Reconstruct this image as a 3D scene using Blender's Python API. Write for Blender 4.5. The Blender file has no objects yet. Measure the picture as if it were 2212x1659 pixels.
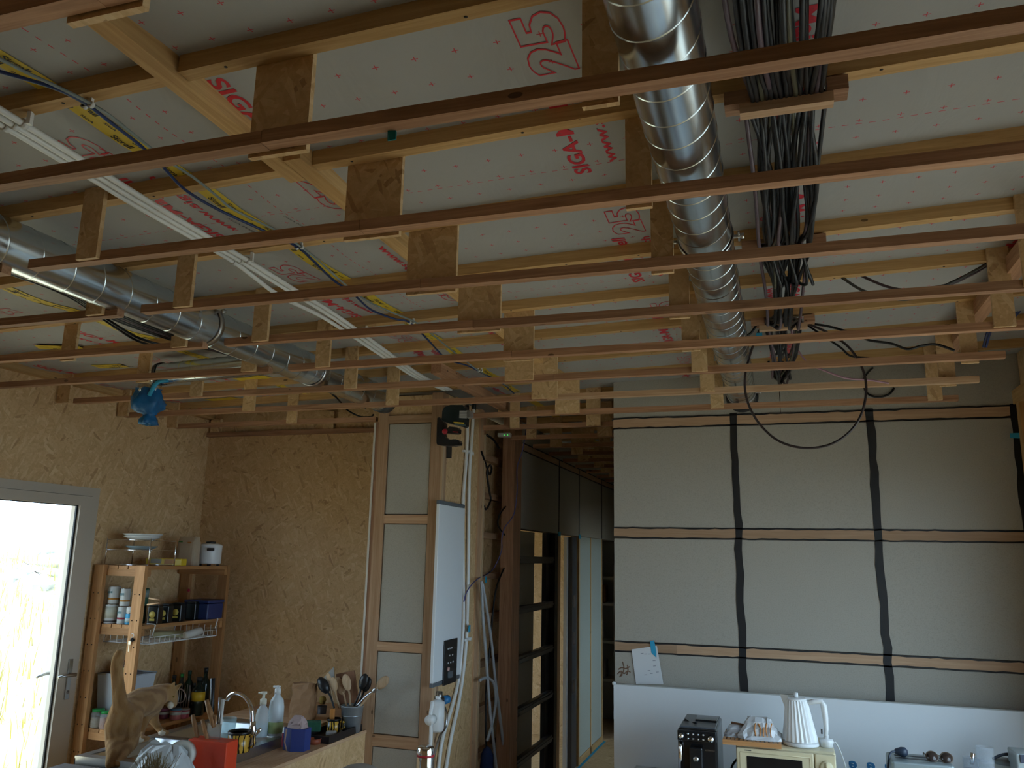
import bpy, bmesh, math, random
from mathutils import Vector, Matrix, Euler
random.seed(7)
R = random.Random(11)
sc = bpy.context.scene
COL = sc.collection
PI = math.pi

# ------------------------------------------------------------------ camera
EYE = Vector((0.0, 0.0, 1.97))
FPX, YAW, PITCH, ROLL = 1752.2, 0.31655, 0.21023, 0.02033
_f = Vector((-math.sin(YAW)*math.cos(PITCH), math.cos(YAW)*math.cos(PITCH), math.sin(PITCH)))
_r0 = Vector((math.cos(YAW), math.sin(YAW), 0.0))
_u0 = _r0.cross(_f)
_r = math.cos(ROLL)*_r0 + math.sin(ROLL)*_u0
_u = -math.sin(ROLL)*_r0 + math.cos(ROLL)*_u0
cam_d = bpy.data.cameras.new('camera')
cam = bpy.data.objects.new('camera', cam_d); COL.objects.link(cam)
cam_d.sensor_fit = 'HORIZONTAL'; cam_d.sensor_width = 36.0
cam_d.lens = 36.0*FPX/2212.0
cam_d.clip_start = 0.03
cam.matrix_world = Matrix(((_r.x, _u.x, -_f.x, EYE.x), (_r.y, _u.y, -_f.y, EYE.y), (_r.z, _u.z, -_f.z, EYE.z), (0, 0, 0, 1)))
sc.camera = cam

def ray(px, py): return ((px-1106.0)*_r - (py-829.5)*_u)/FPX + _f
def on_z(px, py, z): d = ray(px, py); return EYE + d*((z-EYE.z)/d.z)
def on_y(px, py, y): d = ray(px, py); return EYE + d*(y/d.y)
def on_x(px, py, x): d = ray(px, py); return EYE + d*(x/d.x)

# ------------------------------------------------------------------ world, sun, exposure
w = bpy.data.worlds.new('world'); sc.world = w; w.use_nodes = True
bg = w.node_tree.nodes['Background']
bg.inputs[0].default_value = (0.56, 0.785, 1.0, 1); bg.inputs[1].default_value = 6.0
sun_d = bpy.data.lights.new('sun_offscreen', 'SUN'); sun_d.energy = 8.0; sun_d.angle = 0.01; sun_d.color = (1.0, 0.93, 0.82)
sun = bpy.data.objects.new('sun_offscreen', sun_d); COL.objects.link(sun)
sun.rotation_euler = Vector((-0.05, 0.60, -0.80)).to_track_quat('-Z', 'Y').to_euler()
sc.view_settings.view_transform = 'Standard'; sc.view_settings.look = 'None'
sc.view_settings.gamma = 1.0; sc.view_settings.use_curve_mapping = False
sc.view_settings.exposure = 0.04
sc.cycles.max_bounces = 7; sc.cycles.diffuse_bounces = 4; sc.cycles.glossy_bounces = 3; sc.cycles.transparent_max_bounces = 12
sc.cycles.use_adaptive_sampling = True; sc.cycles.adaptive_threshold = 0.05

# ------------------------------------------------------------------ key planes of the room
XL, XR = -4.29, 1.36          # left wall, right wall (inner faces)
YB, YG = 5.36, 5.22           # kitchen back wall, grey panel wall
YREAR = -2.6
YCOR = 11.0                   # end of corridor
ZB = 2.855                    # underside of hanging red battens
BH, BD = 0.031, 0.036         # their section
K0, DK = 1.389, 0.5           # first batten, spacing
XC0, XC1 = -2.57, -2.07       # technical column
YC = 4.87
XCOR0, XCOR1 = -1.95, -1.0    # corridor
def zy(x): return 2.998 + 0.026*(x + 4.29)      # underside of the yellow battens follows the roof pitch
def zm(x): return zy(x) + 0.045                 # membrane
SL = math.atan(0.026)
def by(k): return K0 + DK*k
def on_m(px, py, off=0.045):
    z = 3.1
    for _ in range(6):
        p = on_z(px, py, z); z = zy(p.x) + off
    return p

# ------------------------------------------------------------------ mesh helpers
class MB:
    def __init__(s): s.v = []; s.f = []; s.smooth = []
    def add(s, vs, fs, smooth=False):
        o = len(s.v); s.v += [tuple(v) for v in vs]
        for f in fs: s.f.append(tuple(i+o for i in f)); s.smooth.append(smooth)
        return s
    def box(s, a, b):
        x0, y0, z0 = a; x1, y1, z1 = b
        return s.add([(x0,y0,z0),(x1,y0,z0),(x1,y1,z0),(x0,y1,z0),(x0,y0,z1),(x1,y0,z1),(x1,y1,z1),(x0,y1,z1)],
                     [(3,2,1,0),(4,5,6,7),(0,1,5,4),(1,2,6,5),(2,3,7,6),(3,0,4,7)])
    def hexa(s, p):   # 8 corners: bottom ring then top ring
        return s.add(p, [(3,2,1,0),(4,5,6,7),(0,1,5,4),(1,2,6,5),(2,3,7,6),(3,0,4,7)])
    def cbox(s, c, d, rz=0.0, bev=0.0):
        hx, hy, hz = d[0]/2, d[1]/2, d[2]/2
        M = Matrix.Rotation(rz, 3, 'Z')
        if bev <= 0:
            pts = [(-hx,-hy,-hz),(hx,-hy,-hz),(hx,hy,-hz),(-hx,hy,-hz),(-hx,-hy,hz),(hx,-hy,hz),(hx,hy,hz),(-hx,hy,hz)]
            return s.hexa([tuple(M @ Vector(p) + Vector(c)) for p in pts])
        n = 3; ring = []
        for cx, cy, a0 in ((hx-bev, hy-bev, 0), (-hx+bev, hy-bev, PI/2), (-hx+bev, -hy+bev, PI), (hx-bev, -hy+bev, 1.5*PI)):
            for i in range(n+1):
                a = a0 + PI/2*i/n; ring.append((cx, cy, math.cos(a), math.sin(a)))
        levels = []
        for i in range(n+1):
            a = PI/2*i/n; levels.append((-hz+bev-bev*math.cos(a), bev*math.sin(a)))
        levels += [(-z, r) for z, r in reversed(levels)]
        vs = []; m = len(ring)
        for z, r in levels:
            for cx, cy, ux, uy in ring: vs.append(tuple(M @ Vector((cx+ux*r, cy+uy*r, z)) + Vector(c)))
        fs = []
        for l in range(len(levels)-1):
            for j in range(m): fs.append((l*m+j, l*m+(j+1) % m, (l+1)*m+(j+1) % m, (l+1)*m+j))
        fs.append(tuple(reversed(range(m)))); fs.append(tuple(range((len(levels)-1)*m, len(levels)*m)))
        return s.add(vs, fs)
    def lathe(s, prof, c=(0,0,0), n=24, axis=None, smooth=True, flute=0.0, nfl=0):
        vs = []; fs = []
        for r, z in prof:
            for j in range(n):
                a = 2*PI*j/n; rr = r*(1 + (flute*(1 if (j*nfl*2//n) % 2 else -1) if flute else 0))
                vs.append((rr*math.cos(a), rr*math.sin(a), z))
        m = len(prof)
        for i in range(m-1):
            for j in range(n): fs.append((i*n+j, i*n+(j+1) % n, (i+1)*n+(j+1) % n, (i+1)*n+j))
        if prof[0][0] > 1e-6: fs.append(tuple(reversed(range(n))))
        if prof[-1][0] > 1e-6: fs.append(tuple(range((m-1)*n, m*n)))
        M = Matrix.Identity(3)
        if axis is not None: M = Vector((0,0,1)).rotation_difference(Vector(axis)).to_matrix()
        return s.add([tuple(M @ Vector(v) + Vector(c)) for v in vs], fs, smooth)
    def tube(s, pts, r, n=8, closed=False, cap=True):
        pts = [Vector(p) for p in pts]; m = len(pts); vs = []; fs = []
        rs = r if isinstance(r, (list, tuple)) else [r]*m
        prev = None
        for i, p in enumerate(pts):
            a = pts[(i-1) % m] if (closed or i > 0) else pts[i]
            b = pts[(i+1) % m] if (closed or i < m-1) else pts[i]
            t = (b-a).normalized() if (b-a).length > 1e-9 else Vector((0,0,1))
            if prev is None:
                q = Vector((0,0,1)) if abs(t.z) < 0.9 else Vector((1,0,0)); e = t.cross(q).normalized()
            else:
                e = prev - t*prev.dot(t)
                e = e.normalized() if e.length > 1e-6 else t.orthogonal().normalized()
            prev = e; g = t.cross(e)
            for j in range(n):
                an = 2*PI*j/n; vs.append(tuple(p + (e*math.cos(an) + g*math.sin(an))*rs[i]))
        for i in range(m if closed else m-1):
            i2 = (i+1) % m
            for j in range(n): fs.append((i*n+j, i*n+(j+1) % n, i2*n+(j+1) % n, i2*n+j))
        if cap and not closed: fs.append(tuple(reversed(range(n)))); fs.append(tuple(range((m-1)*n, m*n)))
        return s.add(vs, fs, True)
    def prism(s, poly, d):   # planar polygon extruded by vector d
        n = len(poly); d = Vector(d); a = [Vector(p) for p in poly]
        return s.add(a + [p+d for p in a], [tuple(reversed(range(n))), tuple(range(n, 2*n))] + [(i, (i+1) % n, n+(i+1) % n, n+i) for i in range(n)])
    def mesh(s, name, origin=(0,0,0)):
        m = bpy.data.meshes.new(name); o = Vector(origin)
        m.from_pydata([tuple(Vector(v)-o) for v in s.v], [], s.f)
        m.polygons.foreach_set('use_smooth', s.smooth); m.update()
        bm = bmesh.new(); bm.from_mesh(m); bmesh.ops.recalc_face_normals(bm, faces=bm.faces); bm.to_mesh(m); bm.free()
        return m

def centre(mb):
    xs = [v[0] for v in mb.v]; ys = [v[1] for v in mb.v]; zs = [v[2] for v in mb.v]
    return Vector(((min(xs)+max(xs))/2, (min(ys)+max(ys))/2, min(zs)))
def link(o, parent=None, world=None):
    COL.objects.link(o)
    if parent is not None:
        o.parent = parent; o.matrix_parent_inverse = Matrix.Identity(4)
        pw = PW[parent.name]
        o.location = Vector(world) - pw
    else: o.location = world
    PW[o.name] = Vector(world)
    return o
PW = {}   # world origin of every object (no object here is rotated by its parent)
def obj(name, mb, mat, parent=None, label=None, cat=None, group=None, kind=None):
    c = centre(mb)
    o = bpy.data.objects.new(name, mb.mesh(name, c))
    if mat is not None: o.data.materials.append(mat)
    link(o, parent, c); tag(o, label, cat, group, kind); return o
def tag(o, label=None, cat=None, group=None, kind=None):
    if label: o['label'] = label
    if cat: o['category'] = cat
    if group: o['group'] = group
    if kind: o['kind'] = kind
    return o
def thing(name, loc, label, cat, group=None):
    o = bpy.data.objects.new(name, None); o.empty_display_size = 0.05
    link(o, None, Vector(loc)); return tag(o, label, cat, group)
def struct(name, mb, mat, parent=None, label=None):
    return obj(name, mb, mat, parent, label, kind='structure' if parent is None else None)
def dup(src, loc, label=None, group=None):
    r = src.copy(); COL.objects.link(r); r.location = loc; PW[r.name] = Vector(loc)
    if label: r['label'] = label
    if group: r['group'] = group
    for ch in list(src.children):
        c = ch.copy(); COL.objects.link(c); c.parent = r; PW[c.name] = Vector(loc)+ch.location
        for g in list(ch.children):
            d = g.copy(); COL.objects.link(d); d.parent = c; PW[d.name] = PW[c.name]+g.location
    return r
ORD = ['zeroth','first','second','third','fourth','fifth','sixth','seventh','eighth','ninth','tenth','eleventh','twelfth']
def catmull(P, n=8):
    P = [Vector(p) for p in P]; out = []
    for i in range(len(P)-1):
        p0 = P[max(i-1,0)]; p1 = P[i]; p2 = P[i+1]; p3 = P[min(i+2,len(P)-1)]
        for j in range(n):
            t = j/n
            out.append(0.5*((2*p1)+(p2-p0)*t+(2*p0-5*p1+4*p2-p3)*t*t+(3*p1-p0-3*p2+p3)*t**3))
    out.append(P[-1]); return out

# ------------------------------------------------------------------ materials
class NT:
    def __init__(s, name):
        s.m = bpy.data.materials.new(name); s.m.use_nodes = True; s.t = s.m.node_tree; s.n = s.t.nodes
        s.b = s.n['Principled BSDF']
    def new(s, typ, **kw):
        n = s.n.new(typ)
        for k, v in kw.items():
            if k.startswith('i_'): n.inputs[k[2:].replace('_',' ')].default_value = v
            else: setattr(n, k, v)
        return n
    def l(s, a, b): s.t.links.new(a, b)
    def math(s, op, a, b=None, clamp=False):
        n = s.n.new('ShaderNodeMath'); n.operation = op; n.use_clamp = clamp
        for i, v in enumerate((a, b)):
            if v is None: continue
            if isinstance(v, (int, float)): n.inputs[i].default_value = v
            else: s.l(v, n.inputs[i])
        return n.outputs[0]
    def mix(s, f, a, b, blend='MIX'):
        n = s.n.new('ShaderNodeMix'); n.data_type = 'RGBA'; n.blend_type = blend
        for i, v in ((0, f), (6, a), (7, b)):
            if isinstance(v, (int, float)): n.inputs[i].default_value = v
            elif isinstance(v, tuple): n.inputs[i].default_value = (*v, 1) if len(v) == 3 else v
            else: s.l(v, n.inputs[i])
        return n.outputs[2]
    def ramp(s, f, stops):
        n = s.n.new('ShaderNodeValToRGB'); e = n.color_ramp.elements
        while len(e) < len(stops): e.new(0.5)
        for el, (p, c) in zip(e, stops): el.position = p; el.color = (*c, 1)
        s.l(f, n.inputs[0]); return n.outputs[0]
    def coord(s, kind='Object', scale=(1,1,1), rot=(0,0,0), rand=0.0):
        tc = s.n.new('ShaderNodeTexCoord'); mp = s.n.new('ShaderNodeMapping')
        mp.inputs['Scale'].default_value = scale; mp.inputs['Rotation'].default_value = rot
        s.l(tc.outputs[kind], mp.inputs[0])
        if rand:
            oi = s.n.new('ShaderNodeObjectInfo'); v = s.math('MULTIPLY', oi.outputs['Random'], rand)
            cx = s.n.new('ShaderNodeCombineXYZ'); s.l(v, cx.inputs[0]); s.l(v, cx.inputs[1]); s.l(v, cx.inputs[2])
            s.l(cx.outputs[0], mp.inputs['Location'])
        return mp.outputs[0]
    def noise(s, vec, scale, detail=3, rough=0.55, dist=0.0):
        n = s.new('ShaderNodeTexNoise'); n.inputs['Scale'].default_value = scale; n.inputs['Detail'].default_value = detail
        n.inputs['Roughness'].default_value = rough; n.inputs['Distortion'].default_value = dist
        if vec is not None: s.l(vec, n.inputs['Vector'])
        return n.outputs['Fac']
    def bump(s, h, strength=0.2, dist=0.01):
        n = s.new('ShaderNodeBump'); n.inputs['Strength'].default_value = strength; n.inputs['Distance'].default_value = dist
        s.l(h, n.inputs['Height']); s.l(n.outputs[0], s.b.inputs['Normal'])
    def col(s, c):
        if isinstance(c, tuple): s.b.inputs['Base Color'].default_value = (*c, 1)
        else: s.l(c, s.b.inputs['Base Color'])
    def set(s, **kw):
        for k, v in kw.items(): s.b.inputs[k.replace('_',' ')].default_value = v
        return s.m
MC = {}
def plain(name, c, rough=0.5, metal=0.0, var=0.0, scale=30, trans=0.0, bump=0.0, emit=None):
    if name in MC: return MC[name]
    t = NT(name); t.col(c)
    if var or bump:
        f = t.noise(t.coord(rand=7.0), scale, 4)
        if var: t.col(t.mix(f, tuple(x*(1-var) for x in c), tuple(min(1, x*(1+var)) for x in c)))
        if bump: t.bump(f, bump, 0.004)
    t.set(Roughness=rough, Metallic=metal)
    if trans: t.set(Transmission_Weight=trans)
    if emit: t.b.inputs['Emission Color'].default_value = (*emit[0], 1); t.b.inputs['Emission Strength'].default_value = emit[1]
    MC[name] = t.m; return t.m
def wood(name, dark, light, axis='X', rough=0.62, knots=0.5):
    key = name+axis
    if key in MC: return MC[key]
    t = NT(key); s = {'X': (1.2,26,26), 'Y': (26,1.2,26), 'Z': (26,26,1.2)}[axis]
    v = t.coord(scale=s, rand=37.0)
    f = t.noise(v, 1.6, 4, 0.62, 1.4)
    c = t.ramp(f, [(0.32, dark), (0.52, tuple((a+b)/2 for a, b in zip(dark, light))), (0.68, light)])
    # each piece has its own tone
    oi = t.new('ShaderNodeObjectInfo'); tone = t.math('ADD', t.math('MULTIPLY', oi.outputs['Random'], 0.34), 0.83)
    hs = t.new('ShaderNodeHueSaturation'); t.l(tone, hs.inputs['Value']); t.l(c, hs.inputs['Color']); c = hs.outputs[0]
    ks = {'X': (2.0,4.5,4.5), 'Y': (4.5,2.0,4.5), 'Z': (4.5,4.5,2.0)}[axis]
    vo = t.new('ShaderNodeTexVoronoi'); t.l(t.coord(scale=ks, rand=53.0), vo.inputs['Vector']); vo.inputs['Scale'].default_value = 2.3
    k = t.math('LESS_THAN', vo.outputs['Distance'], 0.085*knots*1.7)
    c = t.mix(t.math('MULTIPLY', k, 0.8), c, tuple(x*0.28 for x in dark))
    t.col(c); t.bump(f, 0.12, 0.003); t.set(Roughness=rough); t.b.inputs['Specular IOR Level'].default_value = 0.25
    MC[key] = t.m; return t.m
def red(axis='X'): return wood('fir_red_', (0.30,0.150,0.080), (0.50,0.285,0.165), axis)
def pale(axis='X'): return wood('fir_pale_', (0.46,0.27,0.15), (0.62,0.42,0.26), axis)
def pine(axis='X'): return wood('pine_yellow_', (0.48,0.28,0.105), (0.66,0.42,0.19), axis)
def shelfwood(axis='Z'): return wood('shelf_pine_', (0.40,0.19,0.07), (0.56,0.30,0.13), axis, 0.5, 0.6)
def osb(name='osb', gain=1.0, plane='XZ'):
    key = name+plane
    if key in MC: return MC[key]
    t = NT(key)
    g = lambda c: tuple(x*gain for x in c)
    base = t.coord(rand=19.0)
    wob = t.new('ShaderNodeTexNoise'); wob.inputs['Scale'].default_value = 5.0; t.l(base, wob.inputs['Vector'])
    sub = t.new('ShaderNodeVectorMath', operation='SCALE'); t.l(wob.outputs['Color'], sub.inputs[0]); sub.inputs['Scale'].default_value = 0.035
    add = t.new('ShaderNodeVectorMath', operation='ADD'); t.l(base, add.inputs[0]); t.l(sub.outputs[0], add.inputs[1])
    cols = []
    for i, a in enumerate((0.25, -0.65, 1.15)):
        mp = t.new('ShaderNodeMapping')
        rot = {'XZ': (0, a, 0), 'YZ': (a, 0, 0), 'XY': (0, 0, a)}[plane]
        sca = {'XZ': (1/14, 1/16, 1/58), 'YZ': (1/16, 1/14, 1/58), 'XY': (1/14, 1/58, 1/16)}[plane]; mp.vector_type = 'TEXTURE'
        mp.inputs['Rotation'].default_value = rot; mp.inputs['Scale'].default_value = sca; mp.inputs['Location'].default_value = (i*3.1, i*1.7, i*2.3)
        t.l(add.outputs[0], mp.inputs[0])
        vo = t.new('ShaderNodeTexVoronoi'); vo.inputs['Scale'].default_value = 1.0; t.l(mp.outputs[0], vo.inputs['Vector'])
        sp = t.new('ShaderNodeSeparateColor'); t.l(vo.outputs['Color'], sp.inputs[0])
        cols.append((sp.outputs[0], sp.outputs[1]))
    m1 = t.math('GREATER_THAN', cols[1][1], 0.5); m2 = t.math('GREATER_THAN', cols[2][1], 0.62)
    f = t.mix(m1, cols[0][0], cols[1][0]); f = t.mix(m2, f, cols[2][0])
    c = t.ramp(f, [(0.0, g((0.33,0.185,0.08))), (0.06, g((0.47,0.295,0.14))), (0.45, g((0.525,0.34,0.17))), (0.85, g((0.565,0.38,0.20))), (1.0, g((0.62,0.45,0.255)))])
    fine = t.noise(base, 90, 3)
    c = t.mix(0.22, c, t.ramp(fine, [(0.3, g((0.30,0.19,0.09))), (0.7, g((0.60,0.46,0.27)))]))
    t.col(c); t.bump(f, 0.15, 0.002); t.set(Roughness=0.55); t.b.inputs['Specular IOR Level'].default_value = 0.3
    MC[key] = t.m; return t.m
def board(name, c, plane=None):
    if name in MC: return MC[name]
    t = NT(name); v = t.coord(rand=9.0)
    f = t.noise(v, 160, 4, 0.7); g = t.noise(v, 5, 3)
    cc = t.ramp(f, [(0.28, tuple(x*0.80 for x in c)), (0.46, c), (0.72, tuple(min(1, x*1.09) for x in c))])
    cc = t.mix(t.math('MULTIPLY', g, 0.25), cc, tuple(x*0.86 for x in c)); t.col(cc); t.bump(f, 0.2, 0.002); t.set(Roughness=0.9)
    t.b.inputs['Specular IOR Level'].default_value = 0.1
    MC[name] = t.m; return t.m
def galv():
    if 'galv' in MC: return MC['galv']
    t = NT('galvanised_steel'); v = t.coord(rand=5.0)
    vo = t.new('ShaderNodeTexVoronoi'); vo.inputs['Scale'].default_value = 60; t.l(v, vo.inputs['Vector'])
    f = t.noise(t.coord(scale=(6,1,6)), 8, 4)
    c = t.mix(f, (0.56,0.62,0.65), (0.70,0.76,0.79)); t.col(c)
    sp = t.new('ShaderNodeSeparateColor'); t.l(vo.outputs['Color'], sp.inputs[0])
    r = t.math('ADD', t.math('MULTIPLY', f, 0.12), 0.17); t.l(r, t.b.inputs['Roughness'])
    t.set(Metallic=1.0); MC['galv'] = t.m; return t.m
def glass_mat():
    if 'glass' in MC: return MC['glass']
    t = NT('window_glass'); n = t.n; out = n['Material Output']
    tr = n.new('ShaderNodeBsdfTransparent'); gl = n.new('ShaderNodeBsdfGlossy'); gl.inputs['Roughness'].default_value = 0.0
    lw = n.new('ShaderNodeLayerWeight'); lw.inputs[0].default_value = 0.5
    fac = t.math('ADD', t.math('MULTIPLY', t.math('POWER', lw.outputs['Facing'], 5.0), 0.9), 0.04)
    mx = n.new('ShaderNodeMixShader'); t.l(fac, mx.inputs[0]); t.l(tr.outputs[0], mx.inputs[1]); t.l(gl.outputs[0], mx.inputs[2])
    t.l(mx.outputs[0], out.inputs[0]); MC['glass'] = t.m; return t.m
def clear(name='clear_plastic', tint=(0.9,0.95,0.97), haze=0.25):
    if name in MC: return MC[name]
    t = NT(name); n = t.n; out = n['Material Output']
    tr = n.new('ShaderNodeBsdfTransparent'); tr.inputs[0].default_value = (*tint, 1)
    t.col(tint); t.set(Roughness=0.12)
    mx = n.new('ShaderNodeMixShader'); mx.inputs[0].default_value = haze
    t.l(tr.outputs[0], mx.inputs[1]); t.l(t.b.outputs[0], mx.inputs[2]); t.l(mx.outputs[0], out.inputs[0]); MC[name] = t.m; return t.m
BLACK = plain('black_cable', (0.009,0.009,0.010), 0.42)
PVC = plain('white_pvc', (0.78,0.79,0.78), 0.32)
WHITE = plain('white_enamel', (0.80,0.82,0.83), 0.28)
GREY = board('grey_fibre_board', (0.42,0.395,0.34))
SEAL = plain('black_sealant', (0.012,0.012,0.013), 0.6)
CHROME = plain('chrome', (0.85,0.86,0.87), 0.08, 1.0)
STEEL = plain('brushed_steel', (0.55,0.56,0.57), 0.28, 1.0, 0.1, 60)
BLKPL = plain('black_plastic', (0.015,0.016,0.018), 0.35)
DARKM = plain('dark_metal', (0.10,0.105,0.11), 0.45, 0.6)
BLUETAPE = plain('blue_masking_tape', (0.03,0.36,0.60), 0.6)
RED = plain('red_print', (0.62,0.03,0.05), 0.5)
# ================================================================== ROOM SHELL
OG = 1.25      # every OSB board in the house has the same colour
floor = struct('floor', MB().box((XL-0.2, YREAR-0.1, -0.15), (XR+0.2, YCOR+0.1, 0.0)), osb('osb_floor', OG, 'XY'))
# ---- left wall with glazed door opening and the window of the room behind
DY0, DY1, DZ = 2.30, 4.316, 2.36
FW0, FW1 = 6.5, 8.6
mb = MB()
for a, b, z0, z1 in ((YREAR, DY0, 0, 3.3), (DY0, DY1, DZ, 3.3), (DY1, FW0, 0, 3.3), (FW0, FW1, 0, 0.5), (FW0, FW1, 2.2, 3.3), (FW1, YCOR, 0, 3.3)):
    mb.box((XL-0.24, a, z0), (XL, b, z1))
wall_left = struct('wall_left', mb, osb('osb_wall', OG, 'YZ'))
wall_back = struct('wall_back', MB().box((XL, YB, 0), (XC1-0.1, YB+0.10, 3.2)), osb('osb_wall', OG, 'XZ'))
wall_rear = struct('wall_rear', MB().box((XL-0.24, YREAR-0.2, 0), (XR+0.24, YREAR, 3.4)), osb('osb_wall', OG, 'XZ'))
# ---- right wall: tall glazing beside the photographer
WY0, WY1, WZ0, WZ1 = 1.20, 4.50, 0.05, 2.45
mb = MB()
for a, b, z0, z1 in ((YREAR, WY0, 0, 3.4), (WY0, WY1, 0, WZ0), (WY0, WY1, WZ1, 3.4), (WY1, YG+0.2, 0, 3.4), (YG+0.2, 7.6, 0, 3.4), (7.6, 9.8, 0, 0.8), (7.6, 9.8, 2.2, 3.4), (9.8, YCOR, 0, 3.4)):
    mb.box((XR, a, z0), (XR+0.24, b, z1))
wall_right = struct('wall_right', mb, osb('osb_wall', OG, 'YZ'))
for a in (4.70, 5.12):
    obj('stud', MB().box((XR-0.045, a, 0), (XR, a+0.06, 2.88)), pine('Z'), wall_right)
obj('rail', MB().box((XR-0.05, WY1, 2.88), (XR, YG, 2.96)), pine('Y'), wall_right)
win = struct('window_1', MB().box((XR+0.06, WY0, WZ0), (XR+0.12, WY0+0.07, WZ1)).box((XR+0.06, WY1-0.07, WZ0), (XR+0.12, WY1, WZ1))
    .box((XR+0.06, WY0, WZ0), (XR+0.12, WY1, WZ0+0.07)).box((XR+0.06, WY0, WZ1-0.07), (XR+0.12, WY1, WZ1))
    .box((XR+0.06, 2.80, WZ0), (XR+0.12, 2.90, WZ1)), plain('window_frame', (0.42,0.40,0.36), 0.5))
for a, b in ((WY0+0.07, 2.80), (2.90, WY1-0.07)):
    obj('pane', MB().box((XR+0.085, a, WZ0+0.07), (XR+0.091, b, WZ1-0.07)), glass_mat(), win)
win4 = struct('window_4', MB().box((XR+0.06, 7.6, 0.8), (XR+0.12, 7.66, 2.2)).box((XR+0.06, 9.74, 0.8), (XR+0.12, 9.8, 2.2)).box((XR+0.06, 7.6, 0.8), (XR+0.12, 9.8, 0.86)).box((XR+0.06, 7.6, 2.14), (XR+0.12, 9.8, 2.2)), plain('window_frame', (0.42,0.40,0.36), 0.5))
obj('pane', MB().box((XR+0.085, 7.66, 0.86), (XR+0.091, 9.74, 2.14)), glass_mat(), win4)
# ---- far window of the room behind the kitchen
win2 = struct('window_2', MB().box((XL-0.16, FW0, 0.5), (XL-0.1, FW0+0.06, 2.2)).box((XL-0.16, FW1-0.06, 0.5), (XL-0.1, FW1, 2.2))
    .box((XL-0.16, FW0, 0.5), (XL-0.1, FW1, 0.56)).box((XL-0.16, FW0, 2.14), (XL-0.1, FW1, 2.2)), plain('window_frame', (0.42,0.40,0.36), 0.5))
obj('pane', MB().box((XL-0.133, FW0+0.06, 0.56), (XL-0.127, FW1-0.06, 2.14)), glass_mat(), win2)

# ---- grey panel wall
zr = lambda px, py: on_y(px, py, YG).z
X0 = -1.003
rails = [(zr(1326, 926), zr(1326, 905)), (zr(1328, 1161), zr(1328, 1140)), (zr(1330, 1406), zr(1330, 1385))]
we = struct('wall_end', MB().box((X0+0.004, YG+0.016, 0), (XR, YG+0.12, 3.22)), plain('gap_backing', (0.16,0.12,0.08), 0.9))
sx = [X0, -0.236, 0.551, XR]
rows = [(0.0, rails[2][0]), (rails[2][1], rails[1][0]), (rails[1][1], rails[0][0])]
for z0, z1 in rows:
    for a, b in zip(sx[:-1], sx[1:]):
        obj('panel', MB().box((a+0.002, YG-0.001, z0+0.006), (b-0.002, YG+0.018, z1-0.006)), GREY, we)
for a, b in ((X0, 0.045), (0.045, XR)):
    obj('panel', MB().hexa([(a+.002, YG+0.002, rails[0][1]+.006), (b-.002, YG+0.002, rails[0][1]+.006), (b-.002, YG+0.02, rails[0][1]+.006), (a+.002, YG+0.02, rails[0][1]+.006),
        (a+.002, YG+0.002, zm(a)), (b-.002, YG+0.002, zm(b)), (b-.002, YG+0.02, zm(b)), (a+.002, YG+0.02, zm(a))]), GREY, we)
for i, (z0, z1) in enumerate(rails):
    for a, b in (((X0, -0.62), (-0.62, XR)) if i == 2 else ((X0, XR),)):
        obj('rail', MB().box((a, YG-0.003, z0), (b, YG+0.018, z1)), wood('rail_fir_', (0.40,0.25,0.15), (0.50,0.33,0.21), 'X', knots=0.25), we)
def smear(poly_pts, half):   # hand-brushed sealant strip on the wall plane, x-z polyline
    mbs = MB(); L = []; Rr = []
    for i, (x, z) in enumerate(poly_pts):
        a = poly_pts[max(i-1, 0)]; b = poly_pts[min(i+1, len(poly_pts)-1)]
        d = Vector((b[0]-a[0], b[1]-a[1])).normalized(); n = Vector((-d.y, d.x))
        h1 = half*(1+R.uniform(-.16, .16)); h2 = half*(1+R.uniform(-.16, .16))
        L.append((x+n.x*h1, z+n.y*h1)); Rr.append((x-n.x*h2, z-n.y*h2))
    n = len(L); vs = [(p[0], YG-0.0045, p[1]) for p in L] + [(p[0], YG-0.0045, p[1]) for p in Rr] + [(p[0], YG-0.0032, p[1]) for p in L] + [(p[0], YG-0.0032, p[1]) for p in Rr]
    fs = [(i, i+1, n+i+1, n+i) for i in range(n-1)] + [(i, 2*n+i, 2*n+i+1, i+1) for i in range(n-1)] + [(n+i, n+i+1, 3*n+i+1, 3*n+i) for i in range(n-1)]
    return mbs.add(vs, fs)
ztop = rails[0][1]
for x, h in ((-0.236, 0.0215), (0.551, 0.0225), (1.325, 0.036)):
    N = 26; pts = [(x + R.uniform(-.005, .005), 0.9 + (ztop+0.012-0.9)*i/N) for i in range(N+1)]
    obj('sealant_strip', smear(pts, h), SEAL, we)
for z0, z1 in rails:
    for z in (z0, z1):
        N = 60; pts = [(X0 + (XR-X0)*i/N, z + R.uniform(-.003, .003)) for i in range(N+1)]
        obj('sealant_line', smear(pts, 0.0045), SEAL, we)
# corridor side of that wall, then the far end of the corridor
wcr = struct('wall_corridor_right', MB().box((X0+0.004, YG+0.13, 0), (X0+0.12, 8.2, 3.2)).box((X0+0.004, 8.2, 2.1), (X0+0.12, 9.5, 3.2)).box((X0+0.004, 9.5, 0), (X0+0.12, YCOR, 3.2)), GREY)
wce = struct('wall_corridor_end', MB().box((XL, YCOR, 0), (XR, YCOR+0.2, 3.3)), osb('osb_wall', OG, 'XZ'))

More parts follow.
